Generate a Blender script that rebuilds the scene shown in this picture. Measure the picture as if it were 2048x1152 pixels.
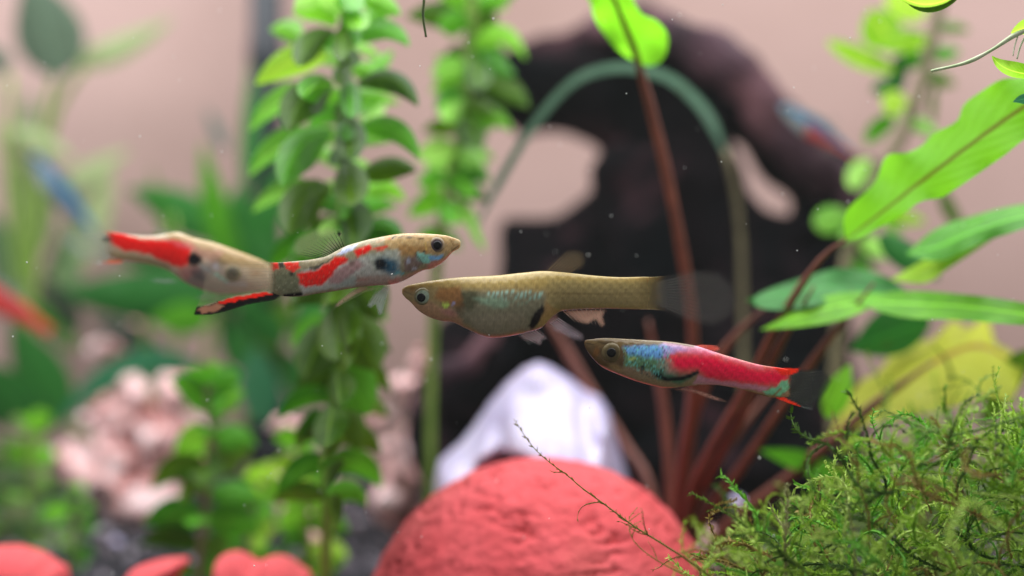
import bpy, bmesh, math, random
import numpy as np
from mathutils import Vector, Matrix, noise
from mathutils.geometry import delaunay_2d_cdt

random.seed(7); RNG = np.random.default_rng(7)
scene = bpy.context.scene
for o in list(bpy.data.objects): bpy.data.objects.remove(o)

def C(r, g, b):
    return tuple(((v/255)/12.92 if v/255 <= 0.04045 else ((v/255+0.055)/1.055)**2.4) for v in (r, g, b))

# ------------------------------------------------------------------ camera
cam_d = bpy.data.cameras.new('camera'); cam = bpy.data.objects.new('camera', cam_d)
scene.collection.objects.link(cam); scene.camera = cam
cam.location = (0, 0, 0); cam.rotation_euler = (math.radians(90), 0, 0)
cam_d.sensor_width = 36; cam_d.lens = 43; cam_d.clip_start = 0.005; cam_d.clip_end = 10
cam_d.dof.use_dof = True; cam_d.dof.focus_distance = 0.130; cam_d.dof.aperture_fstop = 9.2
# ------------------------------------------------------------------ world and lamps
w = bpy.data.worlds.new('World'); scene.world = w; w.use_nodes = True
bg = w.node_tree.nodes['Background']; bg.inputs[0].default_value = (1.0, 0.97, 0.95, 1); bg.inputs[1].default_value = 0.34

def area(name, loc, target, sx, sy, power, col):
    l = bpy.data.lights.new(name, 'AREA'); l.shape = 'RECTANGLE'; l.size = sx; l.size_y = sy
    l.energy = power; l.color = col
    o = bpy.data.objects.new(name, l); scene.collection.objects.link(o); o.location = loc
    o.rotation_euler = (Vector(target)-Vector(loc)).to_track_quat('-Z', 'Y').to_euler()
    return o
area('tank_lamp', (0.0, 0.215, 0.15), (0.0, 0.215, 0), 0.54, 0.27, 2.35, (0.97, 0.99, 1.0))

scene.view_settings.view_transform = 'Standard'; scene.view_settings.look = 'None'
scene.view_settings.gamma = 1; scene.view_settings.exposure = 0.0
scene.view_settings.use_curve_mapping = False
scene.render.engine = 'CYCLES'; scene.cycles.use_denoising = True
scene.cycles.max_bounces = 8; scene.cycles.transparent_max_bounces = 24
scene.cycles.caustics_reflective = False; scene.cycles.caustics_refractive = False
scene.cycles.sample_clamp_indirect = 4

# ------------------------------------------------------------------ helpers
K = 36/43/2048
def P(px, py, d):
    """pixel of the photograph (2048 x 1152) at a depth in metres -> a point"""
    return Vector(((px-1024)*K*d, d, -(py-576)*K*d))
FLOOR = -0.055
def floor_d(py): return FLOOR/(-(py-576)*K)

def link(o): scene.collection.objects.link(o); return o
def tag(o, label, cat, group=None, kind=None):
    o['label'] = label; o['category'] = cat
    if group: o['group'] = group
    if kind: o['kind'] = kind
    return o
def thing(name, loc, label, cat, group=None):
    o = link(bpy.data.objects.new(name, None)); o.location = loc; o.empty_display_size = 0.005
    return tag(o, label, cat, group)
def root_loc(p):
    while p.parent: p = p.parent
    return Vector(p.location)
def mesh(name, verts, faces, mat, parent=None, loc=None, cols=None, uvs=None, smooth=True):
    L = root_loc(parent) if parent else Vector(loc or (0, 0, 0))
    A = np.asarray([tuple(v) for v in verts], dtype=float) - np.array(L)
    me = bpy.data.meshes.new(name); me.from_pydata(A.tolist(), [], [tuple(int(i) for i in f) for f in faces]); me.update()
    if smooth: me.polygons.foreach_set('use_smooth', [True]*len(me.polygons))
    if cols is not None:
        a = me.color_attributes.new('Col', 'FLOAT_COLOR', 'POINT')
        c = np.asarray(cols, dtype=np.float32)
        if c.shape[1] == 3: c = np.hstack([c, np.ones((len(c), 1), np.float32)])
        a.data.foreach_set('color', c.ravel())
    if uvs is not None:
        uvl = me.uv_layers.new(name='UVMap'); u = np.asarray(uvs, dtype=np.float32)
        idx = np.zeros(len(me.loops), dtype=np.int32); me.loops.foreach_get('vertex_index', idx)
        uvl.data.foreach_set('uv', u[idx].ravel())
    me.materials.append(mat)
    o = link(bpy.data.objects.new(name, me))
    if parent: o.parent = parent
    else: o.location = L
    return o

class N:
    def __init__(s, name):
        s.m = bpy.data.materials.new(name); s.m.use_nodes = True; s.t = s.m.node_tree
        s.t.nodes.clear(); s.out = s.add('ShaderNodeOutputMaterial')
    def add(s, typ, **kw):
        n = s.t.nodes.new(typ)
        for k, v in kw.items(): setattr(n, k, v)
        return n
    def l(s, a, b): s.t.links.new(a, b)
    def noise(s, scale, detail=4, rough=.55, vec=None, dist=0):
        n = s.add('ShaderNodeTexNoise'); n.inputs['Scale'].default_value = scale
        n.inputs['Detail'].default_value = detail; n.inputs['Roughness'].default_value = rough
        n.inputs['Distortion'].default_value = dist
        s.l(vec if vec is not None else s.obj(), n.inputs['Vector']); return n.outputs['Fac']
    def obj(s):
        return s.add('ShaderNodeTexCoord').outputs['Object']
    def ramp(s, fac, stops):
        r = s.add('ShaderNodeValToRGB'); e = r.color_ramp.elements
        while len(e) < len(stops): e.new(0.5)
        for k, (p, c) in enumerate(stops): e[k].position = p; e[k].color = (*c, 1) if len(c) == 3 else c
        s.l(fac, r.inputs[0]); return r.outputs[0]
    def mix(s, f, a, b, blend='MIX'):
        n = s.add('ShaderNodeMix', data_type='RGBA', blend_type=blend)
        for sock, v in ((n.inputs[0], f), (n.inputs[6], a), (n.inputs[7], b)):
            if hasattr(v, 'is_linked'): s.l(v, sock)
            elif isinstance(v, (int, float)): sock.default_value = v
            else: sock.default_value = (*v, 1)
        return n.outputs[2]
    def math(s, op, a, b=0.0, c=None):
        n = s.add('ShaderNodeMath', operation=op)
        for k, v in enumerate((a, b, c)):
            if v is None: continue
            if hasattr(v, 'is_linked'): s.l(v, n.inputs[k])
            else: n.inputs[k].default_value = v
        return n.outputs[0]
    def bump(s, h, dist, strength=1.0):
        b = s.add('ShaderNodeBump'); b.inputs['Distance'].default_value = dist; b.inputs['Strength'].default_value = strength
        s.l(h, b.inputs['Height']); return b.outputs[0]
    def princ(s, col, rough=.6, spec=.4, normal=None, coat=0, sss=0, sssr=.002):
        p = s.add('ShaderNodeBsdfPrincipled')
        if hasattr(col, 'is_linked'): s.l(col, p.inputs['Base Color'])
        else: p.inputs['Base Color'].default_value = (*col, 1)
        p.inputs['Roughness'].default_value = rough; p.inputs['Specular IOR Level'].default_value = spec
        p.inputs['Coat Weight'].default_value = coat; p.inputs['Coat Roughness'].default_value = .15
        if sss:
            p.inputs['Subsurface Weight'].default_value = sss; p.inputs['Subsurface Radius'].default_value = (1, .5, .35)
            p.inputs['Subsurface Scale'].default_value = sssr
        if normal is not None: s.l(normal, p.inputs['Normal'])
        return p.outputs[0]
    def done(s, sh): s.l(sh, s.out.inputs[0]); return s.m

def mat_simple(name, stops, scale, rough=.7, bump=0, bscale=None, spec=.35, sss=0, detail=5):
    n = N(name); f = n.noise(scale, detail); col = n.ramp(f, stops)
    nm = n.bump(n.noise(bscale or scale*3, 6, .6), bump) if bump else None
    return n.done(n.princ(col, rough, spec, nm, sss=sss))

def mat_leaf(name, a, b, trans=.45, vein=None, rough=.4, nscale=260, spec=.16, veins=.12):
    n = N(name)
    info = n.add('ShaderNodeObjectInfo').outputs['Random']
    f = n.math('ADD', n.math('MULTIPLY', n.noise(nscale, 3), .55), n.math('MULTIPLY', info, .55))
    col = n.ramp(f, [(.25, a), (.8, b)])
    uv = n.add('ShaderNodeTexCoord').outputs['UV']
    sep = n.add('ShaderNodeSeparateXYZ'); n.l(uv, sep.inputs[0])
    dist = n.math('ABSOLUTE', n.math('SUBTRACT', sep.outputs[1], .5))
    rib = n.ramp(dist, [(.0, (1, 1, 1)), (.055, (0, 0, 0))])
    # side veins leaving the midrib at a slant
    vv = n.math('SINE', n.math('MULTIPLY', n.math('SUBTRACT', sep.outputs[0], n.math('MULTIPLY', dist, .55)), 70.0))
    vs = n.ramp(vv, [(.80, (0, 0, 0)), (1.0, (veins, veins, veins))])
    vein = vein or tuple(min(1, x*1.6) for x in b)
    col = n.mix(vs, col, vein); col = n.mix(rib, col, vein)
    spot = n.ramp(n.noise(nscale*2.2, 2, .5), [(.64, (0, 0, 0)), (.72, (.55, .55, .55))])
    col = n.mix(spot, col, tuple(x*.45+y for x, y in zip(a, (.05, .03, .005))))
    pale = n.ramp(n.noise(nscale*.8, 5, .7), [(.52, (0, 0, 0)), (.75, (.35, .35, .35))])
    col = n.mix(pale, col, tuple(min(1, x*1.1+.08) for x in b))
    nm = n.bump(n.math('ADD', n.math('MULTIPLY', vv, .06), n.noise(nscale*3, 4)), .0002)
    p = n.princ(col, rough, spec, nm)
    t = n.add('ShaderNodeBsdfTranslucent'); n.l(col, t.inputs[0])
    m = n.add('ShaderNodeMixShader'); m.inputs[0].default_value = trans
    n.l(p, m.inputs[1]); n.l(t.outputs[0], m.inputs[2])
    return n.done(m.outputs[0])

def mat_attr(name, rough=.35, spec=.5, coat=.25, alpha=False, trans=0.0, scale_bump=0.0, sss=0, net=.1):
    n = N(name); at = n.add('ShaderNodeAttribute', attribute_name='Col'); col = at.outputs['Color']
    nm = None
    if scale_bump:
        uv = n.add('ShaderNodeTexCoord').outputs['UV']; sep = n.add('ShaderNodeSeparateXYZ'); n.l(uv, sep.inputs[0])
        a = n.math('SINE', n.math('MULTIPLY', sep.outputs[0], .30))
        b = n.math('SINE', n.math('MULTIPLY', sep.outputs[1], .34))
        h = n.math('ADD', n.math('MULTIPLY', a, b), n.math('MULTIPLY', n.noise(3000, 3), 1.2))
        nm = n.bump(h, scale_bump)
        col = n.mix(n.math('MULTIPLY', n.math('ABSOLUTE', n.math('MULTIPLY', a, b)), n.math('MULTIPLY', n.noise(220, 3), net*2)), col, (0.02, .018, .015))
    sh = n.princ(col, rough, spec, nm, coat, sss, .0012)
    if trans:
        t = n.add('ShaderNodeBsdfTranslucent'); n.l(col, t.inputs[0])
        m = n.add('ShaderNodeMixShader'); m.inputs[0].default_value = trans
        n.l(sh, m.inputs[1]); n.l(t.outputs[0], m.inputs[2]); sh = m.outputs[0]
    if alpha:
        tr = n.add('ShaderNodeBsdfTransparent'); m = n.add('ShaderNodeMixShader')
        n.l(at.outputs['Alpha'], m.inputs[0]); n.l(tr.outputs[0], m.inputs[1]); n.l(sh, m.inputs[2]); sh = m.outputs[0]
    return n.done(sh)

def resample(pts, n):
    a = np.asarray(pts, float)
    # smooth with Catmull-Rom
    if len(a) > 2:
        q = []
        b = np.vstack([2*a[0]-a[1], a, 2*a[-1]-a[-2]])
        for i in range(1, len(b)-2):
            for t in np.linspace(0, 1, 8, endpoint=False):
                p0, p1, p2, p3 = b[i-1], b[i], b[i+1], b[i+2]
                q.append(.5*((2*p1)+(-p0+p2)*t+(2*p0-5*p1+4*p2-p3)*t*t+(-p0+3*p1-3*p2+p3)*t**3))
        q.append(b[-2]); a = np.array(q)
    s = np.r_[0, np.cumsum(np.linalg.norm(np.diff(a, axis=0), axis=1))]
    u = np.linspace(0, s[-1], n)
    return np.stack([np.interp(u, s, a[:, k]) for k in range(a.shape[1])], 1)

def tube_data(pts, radii, sides=8, off=0):
    pts = [Vector(p) for p in pts]; V = []; F = []
    prev = None
    for i, p in enumerate(pts):
        t = (pts[min(i+1, len(pts)-1)]-pts[max(i-1, 0)]); t.normalize()
        if prev is None:
            prev = t.orthogonal().normalized()
        prev = (prev - t*prev.dot(t)); prev.normalize(); bn = t.cross(prev)
        for k in range(sides):
            a = 2*math.pi*k/sides
            V.append(p+(prev*math.cos(a)+bn*math.sin(a))*radii[i])
    n = len(pts)
    for i in range(n-1):
        for k in range(sides):
            F.append((off+i*sides+k, off+i*sides+(k+1) % sides, off+(i+1)*sides+(k+1) % sides, off+(i+1)*sides+k))
    F.append(tuple(off+k for k in reversed(range(sides)))); F.append(tuple(off+(n-1)*sides+k for k in range(sides)))
    return V, F
def tube(name, pxpts, r0, r1, mat, parent=None, n=24, sides=8, loc=None, wob=0.0, cols=None, tip=1.0):
    """pxpts: (px, py, depth); r0, r1 radii in photo pixels at the ends"""
    a = resample(pxpts, n)
    pts = [P(*p) for p in a]
    rad = [(r0+(r1-r0)*i/(n-1))*K*a[i][2]*(1+wob*noise.noise(pts[i]*400))*(tip+(1-tip)*min(1, i/(n*.2))) for i in range(n)]
    V, F = tube_data(pts, rad, sides)
    return mesh(name, V, F, mat, parent, loc)

# ---- leaves
def leaf(root, base, tip, w, mat, arch=(0, 0), roll=0.3, cup=.12, seg=10, cols=5, prof=(.75, .9), name='leaf', ruffle=0.0):
    """one leaf sheet from base to tip, both (px, py, depth); width in photo pixels"""
    b, t = np.array(base, float), np.array(tip, float)
    c = (b+t)/2 + np.array([arch[0], arch[1], 0])
    V = []; F = []; U = []
    us = np.linspace(0, 1, seg+1); ph = random.random()*9
    cen = [P(*((1-u)**2*b+2*u*(1-u)*c+u*u*t)) for u in us]
    dm = (b[2]+t[2])/2
    for i, u in enumerate(us):
        tg = cen[min(i+1, seg)]-cen[max(i-1, 0)]; tg.normalize()
        view = Vector((0, 1, 0)); perp = tg.cross(view)
        if perp.length < 1e-6: perp = Vector((1, 0, 0))
        perp.normalize(); nv = perp.cross(tg).normalized()
        wd = (perp*math.cos(roll)+nv*math.sin(roll)).normalized(); nn = wd.cross(tg).normalized()
        hw = .5*w*K*dm*max(.03, math.sin(math.pi*min(1, (u*.97+.02))**prof[0]))**prof[1]
        for k in range(cols):
            v = k/(cols-1)*2-1
            r = ruffle*w*K*dm*math.sin(u*26+ph+v)*abs(v)**2
            V.append(cen[i]+wd*(hw*v)+nn*(cup*hw*(v*v)*2+r)); U.append((u, (v+1)/2))
    for i in range(seg):
        for k in range(cols-1):
            q = i*cols+k; F.append((q, q+1, q+cols+1, q+cols))
    return mesh(name, V, F, mat, root, uvs=U)

def leaf_outline(root, mid, up, lo, mat, n=40, m=5, bulge=.0, ruffle=0., name='leaf'):
    """large leaf from its midrib and both edges, all lists of (px, py, depth)"""
    A, U_, L_ = resample(mid, n), resample(up, n), resample(lo, n)
    V = []; F = []; UV = []
    for i in range(n):
        row = [(U_[i], A[i], (k/m)) for k in range(m)]+[(A[i], L_[i], k/m) for k in range(m+1)]
        for j, (p, q, t) in enumerate(row):
            r = p*(1-t)+q*t; v = j/(2*m); e = abs(v-.5)*2
            dd = r[2]+bulge*(e*e)+ruffle*math.sin(i*.62+(3 if v > .5 else 0))*e*e
            V.append(P(r[0], r[1], dd)); UV.append((i/(n-1), v))
    c = 2*m+1
    for i in range(n-1):
        for k in range(c-1):
            q = i*c+k; F.append((q, q+1, q+c+1, q+c))
    return mesh(name, V, F, mat, root, uvs=UV)

# ---- polygons
def poly_dist(X, Y, poly):
    """signed distance in px, positive inside"""
    a = np.asarray(poly, float); b = np.roll(a, -1, 0); d = np.full(X.shape, 1e9); ins = np.zeros(X.shape, bool)
    for (x0, y0), (x1, y1) in zip(a, b):
        ex, ey = x1-x0, y1-y0; L = ex*ex+ey*ey+1e-12
        t = np.clip(((X-x0)*ex+(Y-y0)*ey)/L, 0, 1)
        d = np.minimum(d, np.hypot(X-x0-t*ex, Y-y0-t*ey))
        cr = ((y0 > Y) != (y1 > Y)); xx = x0+(Y-y0)*ex/(ey if abs(ey) > 1e-9 else 1e-9)
        ins ^= cr & (X < xx)
    return np.where(ins, d, -d)
def tri_poly(poly, step, holes=()):
    loops = [np.asarray(poly, float)]+[np.asarray(h, float) for h in holes]
    pts = []; edges = []
    for lp in loops:
        st = len(pts); n = len(lp); cnt = 0
        for i in range(n):
            p, q = lp[i], lp[(i+1) % n]; k = max(1, int(np.hypot(*(q-p))/step))
            for t in range(k): pts.append(tuple(p+(q-p)*t/k)); cnt += 1
        edges += [(st+i, st+(i+1) % cnt) for i in range(cnt)]
    nb = len(pts)
    a = loops[0]; x0, y0 = a.min(0); x1, y1 = a.max(0)
    gx, gy = np.meshgrid(np.arange(x0, x1, step), np.arange(y0, y1, step)); gx = gx.astype(float); gx[1::2] += step/2
    d = poly_dist(gx, gy, poly)
    for h in holes: d = np.minimum(d, -poly_dist(gx, gy, h))
    ok = d > step*.55
    pts += list(zip(gx[ok], gy[ok]))
    r = delaunay_2d_cdt([Vector(p) for p in pts], edges, [], 2 if holes else 1, 1e-4)
    V = np.array([tuple(v) for v in r[0]]); F = [tuple(f) for f in r[2]]
    cx = np.array([V[list(f)].mean(0) for f in F]); dd = poly_dist(cx[:, 0], cx[:, 1], poly)
    for h in holes: dd = np.minimum(dd, -poly_dist(cx[:, 0], cx[:, 1], h))
    F = [f for f, q in zip(F, dd) if q > 0]
    return V, F
def smooth_poly(poly, n=160):
    p = list(poly)+[poly[0]]; a = resample(p, n); return a[:-1]
def inflate(name, poly, d, tmax, wpx, mat, parent=None, loc=None, holes=(), step=9, dfun=None, rough=0.0, rs=150, tfun=None):
    """a solid whose outline is poly, rounded off towards its edge, tmax thick to each side"""
    V2, F2 = tri_poly(poly, step, holes)
    X, Y = V2[:, 0], V2[:, 1]
    e = poly_dist(X, Y, poly)
    for h in holes: e = np.minimum(e, -poly_dist(X, Y, h))
    e = np.clip(e, 0, None); edge = e < .5
    t = np.clip(e/wpx, 0, 1); T = tmax*np.sqrt(1-(1-t)**2)
    if tfun is not None: T = T*tfun(X, Y)
    D = np.full(len(X), d) if dfun is None else dfun(X, Y)
    V = []; F = []; nV = len(X); back = {}
    for i in range(nV):
        p = P(X[i], Y[i], D[i]); r = 0
        if rough and not edge[i]:
            r = rough*(noise.fractal(p*rs, .9, 2.1, 5))+rough*.7*noise.noise(p*rs*.3)
        V.append(p+Vector((0, -max(T[i]+r*min(1, t[i]*3), 0), 0)))
    for i in range(nV):
        if edge[i]: back[i] = i
        else:
            back[i] = len(V); V.append(P(X[i], Y[i], D[i])+Vector((0, T[i], 0)))
    for f in F2:
        F.append(f)
        g = tuple(back[i] for i in reversed(f))
        if set(g) != set(f): F.append(g)
    return mesh(name, V, F, mat, parent, loc)

def blobs(name, spec, voxel, mat, parent=None, loc=None, disp=0.0, ds=200, smooth=3):
    """one solid grown from overlapping lumps: spec = [(centre, (rx, ry, rz))]"""
    bm = bmesh.new()
    for c, r in spec:
        M = Matrix.Translation(c) @ Matrix.Rotation(random.random()*3, 4, Vector((random.random(), random.random(), random.random()+.1)).normalized()) @ Matrix.Diagonal((*r, 1))
        bmesh.ops.create_icosphere(bm, subdivisions=2, radius=1, matrix=M)
    me = bpy.data.meshes.new('tmp'); bm.to_mesh(me); bm.free()
    o = link(bpy.data.objects.new('tmp', me))
    md = o.modifiers.new('r', 'REMESH'); md.mode = 'VOXEL'; md.voxel_size = voxel
    sm = o.modifiers.new('s', 'SMOOTH'); sm.iterations = smooth; sm.factor = .6
    dg = bpy.context.evaluated_depsgraph_get(); ev = o.evaluated_get(dg).to_mesh()
    V = [v.co.copy() for v in ev.vertices]; F = [tuple(p.vertices) for p in ev.polygons]; NN = [v.normal.copy() for v in ev.vertices]
    bpy.data.objects.remove(o)
    if disp: V = [v+n*disp*(noise.fractal(v*ds, 1, 2, 4)) for v, n in zip(V, NN)]
    return mesh(name, V, F, mat, parent, loc)

# ------------------------------------------------------------------ materials
M_wall = mat_simple('painted_wall', [(.3, C(146, 120, 112)), (.7, C(172, 144, 138))], 7, .9, 0)
M_glass_dark = mat_simple('dark_plastic', [(.3, C(20, 24, 30)), (.7, C(34, 40, 48))], 60, .45)
M_gravel = mat_attr('gravel', .8, .3, 0)
M_wood = N('driftwood')
_n = M_wood; _f = _n.noise(45, 6, .6, dist=.6)
_c = _n.ramp(_f, [(.42, C(4, 6, 8)), (.57, C(17, 12, 15)), (.74, C(72, 45, 51))])
M_wood = _n.done(_n.princ(_c, .9, .03, _n.bump(_n.noise(320, 7, .65), .0018)))
M_wood_arm = mat_simple('driftwood_lit', [(.3, C(26, 17, 22)), (.5, C(62, 42, 50)), (.7, C(92, 60, 64))], 60, .8, .0012, 320, .15)  # purplish wood, with the light falling on the arm put into its tone
M_terra = N('terracotta'); _n = M_terra
_v = _n.add('ShaderNodeTexNoise'); _v.inputs['Scale'].default_value = 420; _v.inputs['Detail'].default_value = 6; _n.l(_n.obj(), _v.inputs['Vector'])
_c = _n.mix(_n.math('MULTIPLY', _n.noise(160, 5), .55), _n.ramp(_n.noise(60, 4), [(.3, C(196, 70, 76)), (.7, C(226, 102, 108))]), C(170, 62, 62))
_c = _n.mix(_n.ramp(_n.noise(48, 6, .65, dist=.5), [(.5, (0, 0, 0)), (.74, (.35, .35, .35))]), _c, C(188, 104, 92))
_c = _n.mix(_n.ramp(_n.noise(900, 4, .7), [(.56, (0, 0, 0)), (.68, (.55, .55, .55))]), _c, C(140, 48, 44))
M_terra = _n.done(_n.princ(_c, .85, .2, _n.bump(_v.outputs['Fac'], .0006), sss=0))
M_shell = mat_simple('white_shell', [(.3, C(158, 148, 184)), (.7, C(198, 190, 218))], 130, .28, .0004, 500, .6, sss=.15)
M_coral = mat_simple('pink_rock', [(.30, C(186, 104, 98)), (.44, C(226, 166, 162)), (.62, C(246, 222, 224))], 170, .8, .0012, 520)
L_bright = mat_leaf('leaf_fresh_green', C(70, 146, 14), C(134, 204, 50), .45)
L_mid = mat_leaf('leaf_mid_green', C(46, 116, 10), C(92, 168, 34), .42)
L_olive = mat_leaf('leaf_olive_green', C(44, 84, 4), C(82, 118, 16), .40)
L_pale = mat_leaf('leaf_pale_green', C(104, 178, 54), C(160, 216, 96), .42)
L_yellowgreen = mat_leaf('leaf_yellow_green', C(128, 190, 30), C(180, 226, 70), .55)
L_dark = mat_leaf('leaf_dark_green', C(24, 86, 30), C(48, 118, 44), .30, spec=.15, rough=.5)
L_teal = mat_leaf('leaf_blue_green', C(40, 110, 76), C(72, 146, 100), .30)
L_slate = mat_leaf('leaf_slate_green', C(50, 66, 66), C(84, 104, 84), .15)
L_sword = mat_leaf('leaf_sword_green', C(92, 186, 10), C(136, 212, 40), .60, vein=C(112, 92, 14), nscale=90, veins=.08)
L_yellow = mat_leaf('leaf_old_yellow', C(208, 220, 60), C(240, 242, 112), .78, vein=C(176, 112, 56), nscale=120, veins=.1)
L_grass = mat_leaf('leaf_grass_grey', C(54, 82, 66), C(84, 114, 94), .5)
L_faint = mat_leaf('leaf_hazed_grey_green', C(118, 140, 92), C(152, 168, 118), .35)  # leaf colour paled and greyed, painting in the haze over the far left
L_faint2 = mat_leaf('leaf_hazed_green', C(84, 118, 76), C(112, 140, 92), .35)  # greener leaf with the same haze painted in
M_stem = mat_simple('green_stem', [(.3, C(84, 116, 32)), (.7, C(120, 150, 60))], 300, .5)
M_stem_brown = mat_simple('brown_stem', [(.3, C(92, 84, 60)), (.7, C(130, 122, 92))], 300, .6)
M_petiole = mat_simple('red_petiole', [(.3, C(88, 42, 30)), (.7, C(122, 66, 50))], 260, .45)
M_moss = mat_attr('moss', .6, .3, 0, trans=.3)
M_body = mat_attr('fish_skin', .27, .3, .0, alpha=True, scale_bump=.000013, sss=.12, net=.05)
M_body_scaled = mat_attr('fish_skin_scaled', .30, .3, .0, alpha=True, scale_bump=.000012, sss=.12, net=.11)
M_eye = mat_attr('fish_eye', .3, .25, 0)
M_fin = mat_attr('fish_fin', .4, .4, 0, alpha=True, trans=.4)
M_speck = mat_simple('speck', [(.3, C(200, 205, 200)), (.7, C(230, 230, 225))], 300, .7)

# ------------------------------------------------------------------ the setting
def wall():
    V = [(x, y, z) for y in (.37, .385) for x, z in ((-.31, -.07), (.31, -.07), (.31, .14), (-.31, .14))]
    F = [(0, 1, 2, 3), (7, 6, 5, 4), (3, 2, 6, 7), (1, 0, 4, 5), (0, 3, 7, 4), (2, 1, 5, 6)]
    o = mesh('back_wall', V, F, M_wall, smooth=False); o['kind'] = 'structure'; o['label'] = 'plain pinkish beige wall behind the tank plants'
wall()
def ground():
    nx, ny = 90, 60; V = []; F = []; cols = []
    for j in range(ny+1):
        for i in range(nx+1):
            x = -.30+.6*i/nx; y = .06+.31*j/ny
            V.append((x, y, FLOOR-.002+.002*noise.noise(Vector((x*40, y*40, 0)))))
            cols.append(C(44, 42, 48))
    for j in range(ny):
        for i in range(nx):
            q = j*(nx+1)+i; F.append((q, q+1, q+nx+2, q+nx+1))
    o = mesh('ground', V, F, M_gravel, cols=cols); o['kind'] = 'structure'; o['label'] = 'dark substrate on the tank floor'
    # loose grains
    ico = [(0, 0, 1), (.9, 0, .3), (.28, .85, .3), (-.72, .53, .3), (-.72, -.53, .3), (.28, -.85, .3), (.72, .53, -.4), (-.28, .85, -.4), (-.9, 0, -.4), (-.28, -.85, -.4), (.72, -.53, -.4), (0, 0, -1)]
    fa = [(0, 1, 2), (0, 2, 3), (0, 3, 4), (0, 4, 5), (0, 5, 1), (1, 6, 2), (2, 7, 3), (3, 8, 4), (4, 9, 5), (5, 10, 1), (6, 7, 2), (7, 8, 3), (8, 9, 4), (9, 10, 5), (10, 6, 1), (11, 7, 6), (11, 8, 7), (11, 9, 8), (11, 10, 9), (11, 6, 10)]
    V = []; F = []; cols = []; I = np.array(ico)
    pal = [C(40, 38, 44), C(58, 54, 62), C(30, 30, 34), C(84, 78, 88), C(112, 100, 106), C(150, 140, 150)]
    for k in range(4200):
        y = .18+.185*random.random(); x = (random.random()-.5)*.9*y*1.1
        r = random.uniform(.0006, .0017); z = FLOOR-.001+.002*noise.noise(Vector((x*40, y*40, 0)))+r*.5
        c = pal[min(5, int(random.random()**1.9*6))]
        j = I*(np.array([random.uniform(.7, 1.3), random.uniform(.7, 1.3), random.uniform(.6, 1)])*r)+RNG.normal(0, r*.12, I.shape)
        o_ = len(V); V += (j+np.array([x, y, z])).tolist(); F += [tuple(q+o_ for q in f) for f in fa]; cols += [c]*12
    o = mesh('gravel', V, F, M_gravel, cols=cols, smooth=False)
    tag(o, 'loose dark grey gravel grains covering the tank floor', 'gravel', kind='stuff')
ground()

# ------------------------------------------------------------------ dark tube at the back
def filter_tube():
    x = (533-1024)*K*.345; t = thing('filter_tube', (x, .345, FLOOR), 'dark slate grey upright filter tube in front of the beige wall', 'tube')
    r = 33*K*.345
    def lathe(name, prof):
        V = []; F = []; s = 24
        for z, rr in prof:
            for k in range(s):
                a = 2*math.pi*k/s; V.append((x+rr*math.cos(a), .345+rr*math.sin(a), z))
        for i in range(len(prof)-1):
            for k in range(s): F.append((i*s+k, i*s+(k+1) % s, (i+1)*s+(k+1) % s, (i+1)*s+k))
        F.append(tuple(range(s))[::-1]); F.append(tuple((len(prof)-1)*s+k for k in range(s)))
        return mesh(name, V, F, M_glass_dark, t)
    lathe('pipe', [(FLOOR+.02, r), (.135, r)])
    lathe('strainer', [(FLOOR-.002, r*1.1), (FLOOR-.001, r*1.25), (FLOOR+.024, r*1.25), (FLOOR+.026, r*1.1)])
    for k in range(5): lathe('ring', [(FLOOR+.002+k*.0045, r*1.28), (FLOOR+.0035+k*.0045, r*1.34), (FLOOR+.005+k*.0045, r*1.28)])
    lathe('collar', [(.060, r*1.02), (.061, r*1.12), (.069, r*1.12), (.070, r*1.02)])
filter_tube()

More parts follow.
